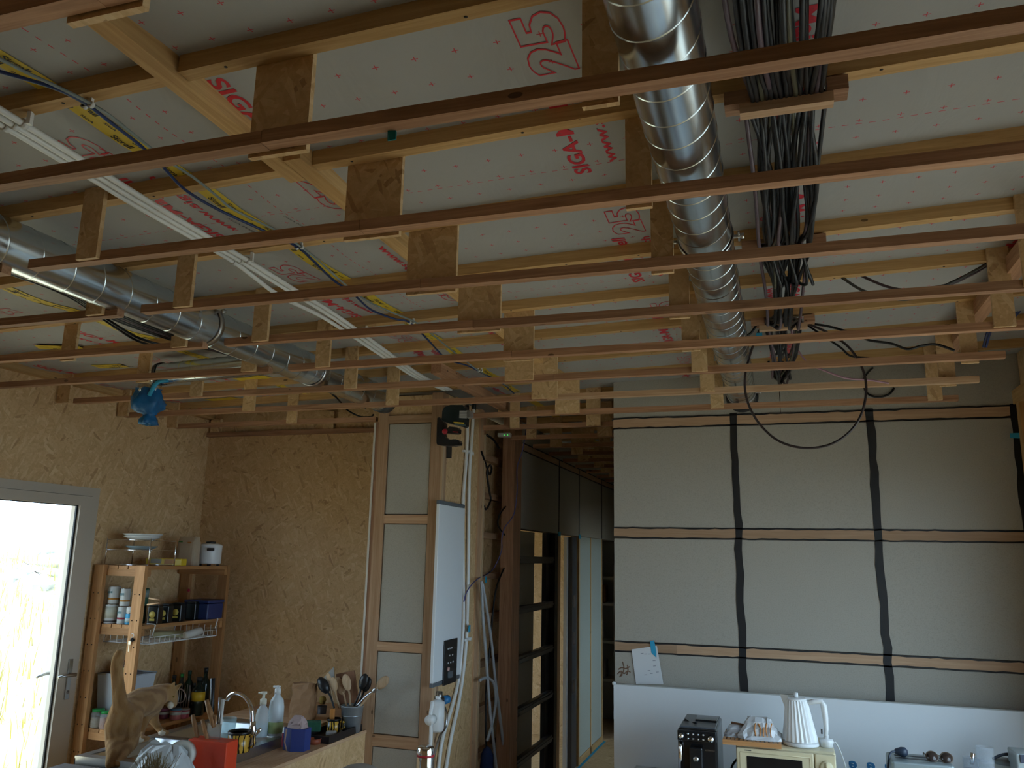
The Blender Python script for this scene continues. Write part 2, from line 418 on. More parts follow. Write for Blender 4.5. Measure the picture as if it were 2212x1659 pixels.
# ================================================================== CEILING MEMBRANE
def membrane():
    t = NT('printed_membrane'); tc = t.new('ShaderNodeTexCoord'); sp = t.new('ShaderNodeSeparateXYZ'); t.l(tc.outputs['Object'], sp.inputs[0])
    x, y = sp.outputs[0], sp.outputs[1]
    def cell(v, p, ph): return t.math('MULTIPLY', t.math('SUBTRACT', t.math('FRACT', t.math('DIVIDE', t.math('ADD', v, ph), p)), 0.5), p)
    px_, py_ = 0.1035, 0.1045
    ax = t.math('ABSOLUTE', cell(x, px_, 0.568+px_/2+px_*60)); ay = t.math('ABSOLUTE', cell(y, py_, -1.569+py_/2+py_*60))
    arm, thk = 0.0085, 0.0013
    plus = t.math('MAXIMUM', t.math('MULTIPLY', t.math('LESS_THAN', ax, arm), t.math('LESS_THAN', ay, thk)), t.math('MULTIPLY', t.math('LESS_THAN', ay, arm), t.math('LESS_THAN', ax, thk)))
    # dashed cutting lines
    dl = t.math('MULTIPLY', t.math('LESS_THAN', t.math('ABSOLUTE', cell(y, 1.045, -2.215+0.5225+1.045*9)), 0.0016), t.math('LESS_THAN', t.math('FRACT', t.math('DIVIDE', t.math('ADD', x, 20), 0.0345)), 0.5))
    lx = t.math('LESS_THAN', t.math('ABSOLUTE', t.math('ADD', x, 1.555)), 0.0016)
    dl2 = t.math('MULTIPLY', lx, t.math('LESS_THAN', t.math('FRACT', t.math('DIVIDE', t.math('ADD', y, 20), 0.0345)), 0.5))
    pr = t.math('MAXIMUM', plus, t.math('MAXIMUM', dl, dl2))
    v = t.coord(scale=(1.0, 0.35, 1.0)); n1 = t.noise(v, 7.0, 4, 0.6, 0.6); n2 = t.noise(t.coord(), 1.3, 3)
    c = t.mix(n2, (0.37,0.365,0.35), (0.43,0.425,0.41))
    t.col(t.mix(t.math('MULTIPLY', pr, 0.9), c, (0.60,0.03,0.05)))
    t.bump(n1, 0.25, 0.02); t.set(Roughness=0.5); t.b.inputs['Specular IOR Level'].default_value = 0.2
    return t.m
def slab(x0, x1, y0, y1, off0, off1):
    return MB().hexa([(x0,y0,zm(x0)+off0),(x1,y0,zm(x1)+off0),(x1,y1,zm(x1)+off0),(x0,y1,zm(x0)+off0),(x0,y0,zm(x0)+off1),(x1,y0,zm(x1)+off1),(x1,y1,zm(x1)+off1),(x0,y1,zm(x0)+off1)])
from mathutils import noise as mnoise
def msag(x, y):   # the sheet bellies slightly between battens and carries soft wrinkles
    t = ((y-K0-0.02)/DK) % 1.0; s = math.sin(PI*t)
    return -0.011*s*s + s*0.0035*mnoise.noise(Vector((x*5.0, y*1.6, 0.3))) + s*0.0016*mnoise.noise(Vector((x*15.0, y*4.0, 1.7)))
mc = slab(XL-0.3, XR+0.3, YREAR-0.2, YCOR+0.2, 0.03, 0.25)
NX_, NY_ = 130, 400; vs = []; fs = []; xa_, xb_, ya_, yb_ = XL-0.3, XR+0.3, YREAR-0.2, YCOR+0.2
for i in range(NX_+1):
    x = xa_+(xb_-xa_)*i/NX_
    for k in range(NY_+1):
        y = ya_+(yb_-ya_)*k/NY_; vs.append((x, y, zm(x)+msag(x, y)))
for i in range(NX_):
    for k in range(NY_): a = i*(NY_+1)+k; fs.append((a, a+1, a+NY_+2, a+NY_+1))
mc.add(vs, fs, True)
ceil = bpy.data.objects.new('ceiling', mc.mesh('ceiling'))
ceil.data.materials.append(membrane()); link(ceil, None, (0,0,0)); tag(ceil, kind='structure')

# ---- lettering
def glyph_mesh(txt, outline=0.0, bold=0.0):
    cu = bpy.data.curves.new('lettering', 'FONT'); cu.body = txt; cu.resolution_u = 3
    if outline: cu.fill_mode = 'NONE'; cu.bevel_depth = outline; cu.bevel_resolution = 0
    if bold: cu.offset = bold
    o = bpy.data.objects.new('lettering', cu); COL.objects.link(o)
    bpy.context.view_layer.update()
    dg = bpy.context.evaluated_depsgraph_get(); m = bpy.data.meshes.new_from_object(o.evaluated_get(dg))
    vs = [tuple(v.co) for v in m.vertices]; fs = [tuple(p.vertices) for p in m.polygons]
    bpy.data.objects.remove(o); bpy.data.curves.remove(cu); bpy.data.meshes.remove(m)
    return vs, fs
GC = {}
def glyph(txt, outline=0.0, bold=0.0):
    k = (txt, outline, bold)
    if k not in GC:
        vs, fs = glyph_mesh(txt, outline, bold); xs = [v[0] for v in vs]; ys = [v[1] for v in vs]
        GC[k] = (vs, fs, min(xs), max(xs), min(ys), max(ys))
    return GC[k]
def put_text(mb, txt, origin, d, u, length, height, outline=0.0, bold=0.0, flat=1.0):
    vs, fs, x0, x1, y0, y1 = glyph(txt, outline, bold)
    d = Vector(d); u = Vector(u); n = d.cross(u); o = Vector(origin); kx = length/(x1-x0); ky = height/(y1-y0)
    mb.add([tuple(o + d*((v[0]-x0)*kx) + u*((v[1]-y0)*ky) + n*(v[2]*ky*flat)) for v in vs], fs)
def drape(m, off=0.0010):
    m.v = [(a, b, c+msag(a, b)-off) for a, b, c in m.v]; return m
def ceil_print(x, ystart, s):     # s=-1: reads towards the photographer, s=+1: away
    d = Vector((0, s, 0)); u = Vector((1, 0, 0.026)).normalized()*s
    b = lambda xx, yy: (xx, yy, zm(xx)-0.0003)
    m = MB(); put_text(m, 'SIGA-Majpell', b(x-s*0.0145, ystart), d, u, 0.50, 0.068, bold=0.024); obj('printed_lettering', drape(m), RED, ceil, 'solid red printed membrane lettering')
    m = MB(); put_text(m, '25', b(x-s*0.086, ystart+s*0.536), d, u, 0.227, 0.116, outline=0.013, bold=0.05, flat=0.1); obj('printed_number', drape(m), RED, ceil, 'outlined red number printed on membrane')
    m = MB(); put_text(m, 'www.siga.ch', b(x-s*0.098, ystart+s*0.05), d, u, 0.43, 0.047, bold=0.016); obj('printed_lettering', drape(m), RED, ceil, 'solid red printed web address')
for i in range(-1, 6): ceil_print(-0.492, 2.262+1.05*i, -1)
for i in range(-1, 5): ceil_print(-1.312, 1.490+1.05*i, 1)
for i in range(-1, 4): ceil_print(-1.885, 2.350+1.05*i, -1)
for i in range(-1, 4): ceil_print(0.085, 1.420+1.05*i, 1)
for i in range(0, 4): ceil_print(-3.40, 2.05+1.05*i, 1)
for i in range(0, 4): ceil_print(-4.20, 2.55+1.05*i, 1)
for i in range(1, 3): ceil_print(0.93, 2.60+1.05*i, -1)
# small black type
m = MB(); TYP = plain('black_print', (0.03,0.03,0.03), 0.6)
for (px, py, s) in ((610, 460, 1), (490, 465, 1)):
    p = on_m(px, py); put_text(m, 'SIGA MAJPELL', (p.x, p.y, zm(p.x)-0.0003), (0,1,0), (1,0,0.026), 0.2, 0.012)
obj('printed_lettering', drape(m), TYP, ceil, 'tiny black printed type')

# ---- yellow seam tape with black lettering
YEL = plain('yellow_tape', (0.72,0.52,0.04), 0.5)
def tape_strip(pts, wdt, off=0.003, letters=True, txt=('Sicrall', 'SIGA')):
    m = MB(); vs = []; n = len(pts)
    for i, (x, y) in enumerate(pts):
        a = pts[max(i-1,0)]; b = pts[min(i+1,n-1)]; d = Vector((b[0]-a[0], b[1]-a[1])).normalized(); nn = Vector((d.y, -d.x))*wdt/2
        for s in (-1, 1):
            X, Y = x+s*nn.x, y+s*nn.y; vs.append((X, Y, zm(X)-off)); vs.append((X, Y, zm(X)-off+0.0008))
    fs = []
    for i in range(n-1):
        a = i*4; b = a+4; fs += [(a, b, b+2, a+2), (a+1, a+3, b+3, b+1), (a, a+1, b+1, b), (a+2, b+2, b+3, a+3)]
    m.add(vs, fs); o = obj('seam_tape', drape(m, 0.0), YEL, ceil, 'yellow adhesive seam tape')
    if letters:
        t = MB(); acc = 0.0; nxt = 0.02; k = 0
        for i in range(n-1):
            a = Vector(pts[i]); b = Vector(pts[i+1]); L = (b-a).length; d = (b-a)/L; nn = Vector((d.y, -d.x))
            while nxt < acc+L:
                q = a + d*(nxt-acc)
                for lane, shift in ((0.26, 0.0), (-0.24, 0.055)):
                    big = (k + (lane > 0)) % 2 == 0
                    pp = q + d*shift + nn*wdt*(lane - 0.17)
                    ln, hh = (0.075, 0.30*wdt) if big else (0.042, 0.13*wdt)
                    put_text(t, txt[0] if big else txt[1], (pp.x, pp.y, zm(pp.x)-off-0.0012), (d.x, d.y, 0.026*d.x), (nn.x, nn.y, 0.026*nn.x), ln, hh, bold=0.02)
                nxt += 0.105; k += 1
            acc += L
        obj('tape_lettering', drape(t, 0.0001), TYP, o)
def wob(x, y0, y1, amp, n):
    n *= 3
    return [(x + R.uniform(-amp, amp), y0 + (y1-y0)*i/n) for i in range(n+1)]
tape_strip(wob(-1.700, 0.7, 5.3, 0.004, 16), 0.064)
tape_strip(wob(-1.690, 5.5, 9.8, 0.005, 12), 0.060, letters=False)
tape_strip([(-3.13+R.uniform(-.008,.008), 2.2+0.08*i) for i in range(36)], 0.06)
tape_strip([(-3.80, 3.27), (-3.70, 3.34), (-3.60, 3.38)], 0.10, 0.012, txt=('SIGA','SIGA'))
tape_strip([(-3.88, 3.76), (-3.70, 3.80)], 0.10, 0.004, txt=('SIGA','SIGA'))
for px, py in ((545, 815), (480, 860), (655, 842), (700, 885)):
    p = on_m(px, py); tape_strip([(p.x-0.12, p.y), (p.x, p.y+0.01), (p.x+0.12, p.y-0.01)], 0.09, 0.004, letters=False)
# ================================================================== CEILING TIMBER
def x_at(px, Y, z):
    n = _r*FPX - _f*(px-1106.0)
    return EYE.x - (n.y*(Y-EYE.y) + n.z*(z-EYE.z))/n.x
def sbeam(x0, x1, y0, y1, zoff0, zoff1):   # beam along x that follows the roof pitch
    return MB().hexa([(x0,y0,zy(x0)+zoff0),(x1,y0,zy(x1)+zoff0),(x1,y1,zy(x1)+zoff0),(x0,y1,zy(x0)+zoff0),
                      (x0,y0,zy(x0)+zoff1),(x1,y0,zy(x1)+zoff1),(x1,y1,zy(x1)+zoff1),(x0,y1,zy(x0)+zoff1)])
def knob(p, r, n=8): return MB().lathe([(0.0001,-0.002),(r,-0.001),(r,0.001)], p, n)
# ---- yellow counter-battens under the membrane
def pos(k):
    n = 8-k
    return f'{ORD[n]} row out from the grey panel wall'
for k in range(-3, 8):
    y0, y1 = by(k), by(k)+0.04
    xl, xr = (-1.362, -1.302) if k <= 0 else ((-1.362, -1.246) if k == 1 else (-1.308, -1.246))
    if by(k) > YB-0.05: continue
    for a, b, side in ((XL+0.05, xl, 'kitchen side'), (xr, XR, 'glazed side')):
        o = obj('roof_batten', sbeam(a, b, y0, y1, 0.0, 0.0449), pine('X'), None, f'yellow pine roof batten on the {side}, {pos(k)}', 'batten', 'yellow roof battens under the membrane')
        if k >= 0:
            xn = a+0.12
            while xn < b:
                obj('nail_head', MB().lathe([(0.0001,-0.0006),(0.0045,-0.0005),(0.0045,0.0004)], (xn, y0+0.012+R.uniform(0,0.016), zy(xn)), 7), plain('nail_dark', (0.03,0.022,0.015), 0.6), o)
                xn += R.uniform(0.28, 0.62)
for k in range(8, 19):
    obj('roof_batten', sbeam(-2.04, -1.0, by(k), by(k)+0.04, 0.0, 0.0449), pine('X'), None, f'short yellow roof batten over the corridor, {ORD[min(12,k-7)]} behind the grey wall', 'batten', 'yellow roof battens under the membrane')
# staple and nail heads belong to the battens' look; the purlin that the battens butt against
def purlin(x0, x1, y0, y1, m, label, drop=0.008, h=0.052):
    return obj('purlin', MB().hexa([(x0,y0,zy(x0)-drop),(x1,y0,zy(x1)-drop),(x1,y1,zy(x1)-drop),(x0,y1,zy(x0)-drop),(x0,y0,zy(x0)-drop+h),(x1,y0,zy(x1)-drop+h),(x1,y1,zy(x1)-drop+h),(x0,y1,zy(x0)-drop+h)]), m, None, label, 'purlin', 'lengthwise purlins')
purlin(-1.360, -1.306, -1.2, 1.955, pine('Y'), 'yellow lengthwise purlin ending beside its twin at the second wide OSB plate')
purlin(-1.304, -1.248, 1.83, 5.2, pine('Y'), 'yellow lengthwise purlin running on to the corridor mouth')
purlin(0.875, 0.935, 2.5, YG-0.01, red('Y'), 'red lengthwise purlin close to the right wall', 0.066, 0.065)
pp = on_z(931, 806, 3.0)
purlin(pp.x, pp.x+0.06, pp.y, pp.y+1.5, red('Y'), 'red lengthwise purlin above the technical column', 0.062, 0.06)
obj('ledger', MB().hexa([(XL, YREAR, 2.992), (XL+0.045, YREAR, 2.992), (XL+0.045, YB, 2.992), (XL, YB, 2.992), (XL, YREAR, 3.04), (XL+0.045, YREAR, 3.04), (XL+0.045, YB, 3.04), (XL, YB, 3.04)]), pine('Y'), None, 'yellow ledger strip along the top of the door wall', 'ledger')
obj('ledger', MB().box((XL, YB-0.034, ZB), (XC0, YB, ZB+0.034)), red('X'), None, 'red ledger on the kitchen back wall just under the ceiling', 'ledger')

# ---- hanging red battens
joints = {0: 563, 1: 776, 2: 907, 3: 1021, 4: 1105, 5: 1196, 6: 1181}
def rbatten(k, a, b, mat, lab):
    dz = R.uniform(-0.0015, 0.0015)
    obj('hanging_batten', MB().box((a, by(k), ZB+dz), (b, by(k)+BD, ZB+BH+dz)), mat, None, lab, 'batten', 'hanging red battens')
for k in range(-3, 8):
    nm = f'{ORD[8-k]} row from the grey wall'
    xe = 0.97 if k >= 5 else XR-0.12
    if k < 5:
        rbatten(k, XL+0.06, -2.395, red('X'), f'red hanging batten left of the large duct, {nm}')
        st = -2.283
    else: st = (-4.156, -4.23, -4.23)[k-5]
    if k == 7:
        rbatten(k, st, XC0-0.002, red('X'), f'red hanging batten between door wall and column, {nm}')
        rbatten(k, XC1+0.002, xe, red('X'), f'red hanging batten from column towards right wall, {nm}')
    else:
        xj = x_at(joints.get(k, 500), by(k), ZB) if k >= 0 else -1.03
        rbatten(k, st, xj-0.0008, red('X'), f'red hanging batten from duct to central plate, {nm}')
        rbatten(k, xj+0.0008, xe, pale('X') if k == 6 else red('X'), f'{"pale" if k == 6 else "red"} hanging batten from central plate rightwards, {nm}')
for k in range(8, 19):
    a = {8: -1.976, 9: -1.93}.get(k, -1.90)
    rbatten(k, a, -1.003, red('X'), f'red hanging batten in the corridor, {ORD[min(12,k-7)]} behind the grey wall')

# ---- OSB hanger plates
OP = osb('osb_plate', OG, 'XZ')
def plate(k, x0, x1, near, row, drop=0.0):
    y0, y1 = (by(k)-0.0165, by(k)-0.0006) if near else (by(k)+0.0406, by(k)+0.0556)
    z0 = ZB + (0.004 if near else -0.007) - drop
    mbp = MB().hexa([(x0,y0,z0),(x1,y0,z0),(x1,y1,z0),(x0,y1,z0),(x0,y0,zm(x0)-.001),(x1,y0,zm(x1)-.001),(x1,y1,zm(x1)-.001),(x0,y1,zm(x0)-.001)])
    if k >= 8: nm = f'{ORD[min(12,k-7)]} batten behind grey wall'
    else: nm = f'{ORD[8-k]} batten from grey wall'
    obj('hanger_plate', mbp, OP, None, f'OSB hanger plate, {row}, {nm}', 'plate', 'OSB hanger plates')
def prow(row, items):
    for k, a, b, near in items:
        Y = by(k) - 0.016 if near else by(k)+0.041
        plate(k, x_at(a, Y, 2.862), x_at(b, Y, 2.862), near, row)
plate(-1, -1.12, -0.96, False, 'wide central row')
prow('wide central row', [(0,537,662,False),(1,742,862,False),(2,877,984,False),(3,988,1080,False),(4,1087,1152,False),(5,1090,1151,True),(6,1148,1203,True),(7,1199,1251,True)])
prow('corridor mouth row', [(8,1101,1121,True),(9,1137,1158,True)])
prow('row beside the right duct', [(0,1257,1336,False),(1,1352,1408,False),(2,1407,1455,False),(3,1446,1490,False),(4,1473,1512,False),(5,1494,1528,True),(6,1513,1544,True),(7,1535,1563,True)])
prow('row near the right wall', [(4,2148,2196,True),(5,2077,2115,False),(6,2030,2066,False),(7,2005,2037,True)])
plate(3, x_at(2196, by(4), 2.862)-0.10, x_at(2196, by(4), 2.862), True, 'row near the right wall')
prow('narrow row right of large duct', [(1,163,207,True),(2,373,410,True),(3,543,576,True),(4,680,710,True),(5,742,768,True),(6,833,859,True)])
plate(0, -2.26, -2.16, True, 'narrow row right of large duct')
prow('narrow row left of large duct', [(2,184,219,True),(3,368,400,True),(4,520,550,True),(5,409,434,True),(6,523,548,True),(7,618,639,True)])
prow('outermost row by the door wall', [(3,130,160,False),(4,294,320,False),(5,122,148,True),(6,253,275,True),(7,360,381,True)])
for k in range(10, 18):
    for j, xx in enumerate((-1.72, -1.47, -1.18)):
        xx += R.uniform(-.04, .04)
        plate(k, xx, xx+0.10, j != 1, ('left corridor row', 'middle corridor row', 'right corridor row')[j])
plate(8, -1.22, -1.12, True, 'right corridor row'); plate(9, -1.25, -1.14, True, 'right corridor row')
# upright blocks fixed to the back wall above its ledger
for px in (466, 709):
    p = on_y(px, 910, YB-0.03); obj('wall_block', MB().box((p.x-0.045, YB-0.03, ZB+0.0345), (p.x+0.045, YB, zy(p.x)-0.002)), OP, None, f'short OSB upright block on the back wall {"in the corner" if px < 600 else "nearer the column"}', 'block')

# ================================================================== SPIRAL DUCTS
def spiral(c0, c1, r, pitch, n=44, ridge=0.0014):
    c0 = Vector(c0); c1 = Vector(c1); ax = (c1-c0); L = ax.length; ax.normalize()
    e = ax.orthogonal().normalized(); g = ax.cross(e)
    prof = [(0.0, 0.0), (0.010, 0.0), (0.020, 1.0), (0.034, 1.0), (0.044, 0.0), (0.054, 0.0), (0.5, 0.0)]
    rows = []; k = -1
    while True:
        done = False
        for t, h in prof:
            rows.append((pitch*(k+t), h))
        k += 1
        if pitch*k > L: break
    vs = []; fs = []; m = len(rows)
    for s, h in rows:
        for j in range(n+1):
            a = 2*PI*j/n; d = min(max(s + pitch*j/n, 0.0), L)
            vs.append(tuple(c0 + ax*d + (e*math.cos(a)+g*math.sin(a))*(r+h*ridge)))
    for i in range(m-1):
        for j in range(n): fs.append((i*(n+1)+j, i*(n+1)+j+1, (i+1)*(n+1)+j+1, (i+1)*(n+1)+j))
    return MB().add(vs, fs, True)
def band(c, ax, r, wd, name, parent, mat):
    obj(name, MB().lathe([(r,-wd/2),(r+0.003,-wd/2),(r+0.003,wd/2),(r,wd/2),(r,-wd/2)], c, 40, ax), mat, parent)
LD = Vector((-2.42, 0, 2.962)); LR = 0.085
ld = thing('air_duct', (LD.x, 2.4, LD.z-LR), 'large galvanised spiral air duct on the kitchen side, ending at the column', 'duct')
obj('pipe', spiral((LD.x, -0.6, LD.z), (LD.x, 4.70, LD.z), LR, 0.135), galv(), ld)
FILM = clear('clear_tape', (0.95,0.96,0.97), 0.12)
for y, wd in ((2.93, 0.03), (3.83, 0.03)):
    c = (LD.x, y, LD.z); band(c, (0,1,0), LR+0.002, wd, 'clamp_band', ld, STEEL)
    obj('clamp_bolt', MB().tube([(LD.x+LR*0.72, y-0.02, LD.z+LR*0.7), (LD.x+LR*1.12, y+0.012, LD.z+LR*0.78)], 0.005, 6).lathe([(0.011,-0.006),(0.011,0.006)], (LD.x+LR*1.0, y, LD.z+LR*0.76), 6, (1,0,0)), STEEL, ld)
    obj('clear_tape', MB().lathe([(LR+0.004,-0.06),(LR+0.0045,0.06)], (LD.x, y-0.09, LD.z), 40, (0,1,0)), FILM, ld)
obj('end_collar', MB().lathe([(LR+0.001,-0.05),(LR+0.004,-0.05),(LR+0.004,0.04),(LR+0.001,0.04)], (LD.x, 4.68, LD.z), 40, (0,1,0)), DARKM, ld)
RD = Vector((-0.18, 0, 2.985)); RR = 0.0835
rd = thing('air_duct', (RD.x, 2.4, RD.z-RR), 'galvanised spiral air duct beside the black cable bundle, entering the grey wall', 'duct')
obj('pipe', spiral((RD.x, -0.6, RD.z), (RD.x, YG+0.01, RD.z), RR, 0.105), galv(), rd)
for y in (2.50, 5.02):
    band((RD.x, y, RD.z), (0,1,0), RR+0.002, 0.026, 'clamp_band', rd, STEEL)
    for s in (-1, 1):
        obj('clamp_bolt', MB().tube([(RD.x+s*(RR+0.001), y, RD.z-0.012), (RD.x+s*(RR+0.034), y, RD.z-0.012)], 0.006, 6)
            .tube([(RD.x+s*(RR+0.02), y-0.018, RD.z-0.004), (RD.x+s*(RR+0.02), y+0.018, RD.z-0.02)], 0.0035, 6).lathe([(0.010,-0.006),(0.010,0.006)], (RD.x+s*(RR+0.03), y, RD.z-0.012), 6, (1,0,0)), STEEL, rd)
obj('sealing_ring', MB().lathe([(RR+0.002,-0.006),(RR+0.016,-0.006),(RR+0.014,0.006),(RR+0.002,0.006)], (RD.x, YG-0.008, RD.z), 32, (0,1,0)), SEAL, rd)
# ---- branch duct with elbow and blue bag
zb_ = 2.95
a = on_z(436, 799, zb_); b = on_z(522, 790, zb_)
dirv = (b-a); dirv.z = 0; dirv.normalize()
e0 = a - dirv*((a.x - (on_z(345, 808, zb_).x))/dirv.x)   # elbow start
j = e0 + dirv*((LD.x-LR*0.6-e0.x)/dirv.x)
rb = 0.060
bd = thing('branch_duct', (e0.x, e0.y, zb_-rb), 'slim galvanised branch duct with an elbow tied into a blue plastic bag', 'duct')
obj('pipe', spiral(e0, j, rb, 0.085, 32, 0.0016), galv(), bd)
el = MB(); rr = 0.075; segs = []
for i in range(6):
    t = PI/2*i/5; c = e0 - Vector((0,0,rr)); segs.append(c + (-dirv*math.sin(t) + Vector((0,0,1))*math.cos(t))*rr)
segs.append(segs[-1] + Vector((0,0,-0.035)))
obj('elbow', el.tube(segs, rb+0.002, 28), galv(), bd)
band(e0 + dirv*0.01, dirv, rb+0.003, 0.022, 'clamp_band', bd, DARKM)
tip = segs[-1]
blue = plain('blue_bag', (0.008,0.12,0.30), 0.4, 0.0, 0.5, 22, 0.0, 0.9)
bag = MB(); prof = []
vs = []; fs = []; nn = 26; zz = [(0.03,0.064),(0.01,0.068),(-0.02,0.080),(-0.05,0.088),(-0.08,0.084),(-0.105,0.060),(-0.118,0.034),(-0.125,0.030),(-0.15,0.046),(-0.175,0.050),(-0.18,0.012)]
for i, (dz, r_) in enumerate(zz):
    for q in range(nn):
        t = 2*PI*q/nn; w_ = r_*(1+0.10*math.sin(5*t+i)+R.uniform(-.09,.09)); sh = 0.0 if dz > -0.11 else 0.022
        vs.append((tip.x+sh+w_*math.cos(t), tip.y+w_*math.sin(t), tip.z+dz+R.uniform(-.006,.006)))
for i in range(len(zz)-1):
    for q in range(nn): fs.append((i*nn+q, i*nn+(q+1) % nn, (i+1)*nn+(q+1) % nn, (i+1)*nn+q))
fs.append(tuple(range((len(zz)-1)*nn, len(zz)*nn)))
obj('plastic_bag', bag.add(vs, fs, True), blue, None, 'crumpled blue plastic bag tied over the open duct elbow', 'bag')
obj('masking_tape', MB().tube(catmull([tip+Vector((0.05,-.05,-0.02)), tip+Vector((0.10,-.055,0.05)), tip+Vector((0.17,-.05,0.062))], 4), [0.012]*9, 6), BLUETAPE, None, 'blue masking tape strip from bag to branch duct', 'tape')

# ================================================================== CABLES AND TUBES
# ---- timber cable trays below the yellow battens
TR = [1, 3, 5]
trz = {}
for k, (px0, px1) in zip(TR, ((1567, 1838), (1597, 1789), (1615, 1759))):
    y = by(k); x0 = -0.080; x1 = 0.206; zt = zy(0.06)-0.004
    t = thing('cable_tray', (0.063, y, zt-0.062), f'timber cable tray holding black cables under the {ORD[8-k]} roof batten from the grey wall', 'cable tray', 'timber cable trays')
    obj('end_block', MB().box((x0, y-0.006, zt-0.036), (x0+0.062, y+0.05, zt)), red('X'), t)
    obj('end_block', MB().box((x1-0.048, y-0.006, zt-0.036), (x1, y+0.05, zt)), red('X'), t)
    obj('slat', MB().box((x0+0.036, y-0.004, zt-0.062), (x1-0.034, y+0.030, zt-0.0365)), pale('X'), t)
    trz[k] = zt-0.036
# ---- the bundle
def wob3(p, a): return Vector((p[0]+R.uniform(-a,a), p[1], p[2]+R.uniform(-a,a)*0.6))
NCAB = 30
pinkk = plain('mauve_sheath', (0.10,0.065,0.08), 0.4); yelk = plain('olive_sheath', (0.07,0.065,0.035), 0.4)
spots = []
for i in range(NCAB):
    lane = i % 15; lay = i//15
    spots.append((-0.012 + lane*0.0112 + R.uniform(-.001,.001), 0.0055 + lay*0.0112))
fans = sorted(R.uniform(-1, 1) for _ in range(NCAB)); lanes = sorted(range(NCAB), key=lambda i: spots[i][0])
for n in range(NCAB):
    s = [spots[lanes[max(0, min(NCAB-1, n + q*R.choice((-3,-1,1,3))))]] for q in range(3)]
    fan = fans[n]
    P = [(0.035+fan*0.085, -0.5, 3.07), (0.045+fan*0.095, 0.9, 3.04+R.uniform(-.02,.02)), (0.05+fan*0.10, 1.45, 2.99+R.uniform(-.02,.04))]
    P += [(s[0][0], by(1)+0.01, trz[1]+s[0][1]), (s[0][0]+R.uniform(-.02,.02), by(1)+0.05, trz[1]+s[0][1])]
    fan2 = max(-1, min(1, fan*0.8+R.uniform(-.3,.3)))
    P += [(0.065+fan2*0.085, 2.25, 3.045+R.uniform(-.03,.02)), (0.065+fan2*0.085+R.uniform(-.02,.02), 2.62, 3.02+R.uniform(-.035,.03))]
    P += [(s[1][0], by(3)+0.01, trz[3]+s[1][1]), (s[1][0]+R.uniform(-.02,.02), by(3)+0.06, trz[3]+s[1][1])]
    if n % 6 != 5:
        fan3 = max(-.9, min(.9, fan*0.8+R.uniform(-.35,.35)))
        P += [(0.065+fan3*0.08, 3.25, 3.03+R.uniform(-.03,.03)), (0.06+fan3*0.07, 3.6, 2.99+R.uniform(-.03,.05)), (s[2][0], by(5)+0.01, trz[5]+s[2][1])]
        if n % 3 == 0: P += [(s[2][0]*0.7+0.02, 4.10, 2.97), (0.05+R.uniform(-.05,.05), 4.40+R.uniform(-.1,.15), 2.90+R.uniform(-.05,.05)), (0.06+R.uniform(-.05,.05), 4.45, 3.02)]
        elif n % 3 == 1: P += [(s[2][0], by(5)+0.12, trz[5]+0.0), (s[2][0]+R.uniform(-.03,.03), 4.25, 3.05), (s[2][0]+R.uniform(-.06,.06), 4.6, 3.08)]
    else:
        P += [(s[1][0]+0.02, by(3)+0.22, 3.0), (s[1][0]+R.uniform(-.05,.05), by(3)+0.33, 3.07)]
    m_ = BLACK if n % 9 else pinkk
    if n % 13 == 5: m_ = yelk
    obj('power_cable', MB().tube(catmull(P, 6), 0.0061, 7), m_, None, 'long sheathed power cable bundled in the timber cable trays', 'cable', 'cables bundled on the timber trays')
# ---- single cables
def cable(pts, r, m, label, grp=None): return obj('cable', MB().tube(catmull(pts, 8), r, 7), m, None, label, 'cable', grp)
YL = 3.93
loop = [Vector((0.0, by(5)+0.005, trz[5]+0.006))] + [on_y(px, py, YL) for px, py in ((1645,705),(1622,760),(1609,815),(1614,865),(1640,915),(1685,954),(1745,968),(1805,955),(1850,915),(1870,858),(1866,805),(1838,755),(1795,722),(1745,700))] + [Vector((0.14, by(5)+0.03, trz[5]+0.006))]
cable(loop, 0.0058, plain('brown_black_cable', (0.03,0.02,0.022), 0.35), 'big loose loop of dark cable hanging in front of the grey wall')
def pxc(pts, Y, r, m, label): return cable([on_y(a, b, Y+(c if len(q) > 2 else 0)) for q in pts for a, b, c in [(q[0], q[1], q[2] if len(q) > 2 else 0)]], r, m, label)
pxc([(1745,520),(1768,556),(1830,607),(1882,634),(1965,646),(2062,607),(2132,570)], 3.42, 0.006, plain('grey_black_cable', (0.05,0.05,0.048), 0.4), 'dark grey cable sagging from the bundle to the right wall plate')
pxc([(1765,522),(1796,555),(1872,601),(1950,626),(2042,616),(2095,595),(2135,572)], 3.44, 0.0058, plain('mauve_dark_cable', (0.07,0.045,0.055), 0.4), 'mauve-black cable sagging from the bundle to the right wall plate')
pxc([(1738,698),(1790,705),(1850,723),(1878,735),(1925,742),(1960,754),(1990,747),(2022,744),(2062,757)], 4.1, 0.0062, BLACK, 'wavy black cable reaching the plates near the right wall')
pxc([(1730,692),(1770,720),(1815,750),(1836,768),(1870,773),(1905,778)], 4.15, 0.0055, BLACK, 'short black cable drooping beside the big loop')
pxc([(1708,700),(1716,742),(1745,783),(1785,802),(1830,817),(1880,821),(1920,828)], 4.3, 0.005, plain('mauve_stripe', (0.42,0.24,0.30), 0.45), 'thin mauve cable crossing behind the big loop')
pxc([(1886,794),(1872,808),(1864,826),(1874,850),(1896,858),(1920,852),(1932,838)], YG-0.006, 0.006, BLACK, 'small black cable hook against the top grey panel')
pxc([(1660,780),(1672,812),(1682,817),(1690,812),(1700,780)], 4.88, 0.007, plain('grey_black_cable', (0.05,0.05,0.048), 0.4), 'tiny grey cable loop under the last batten')
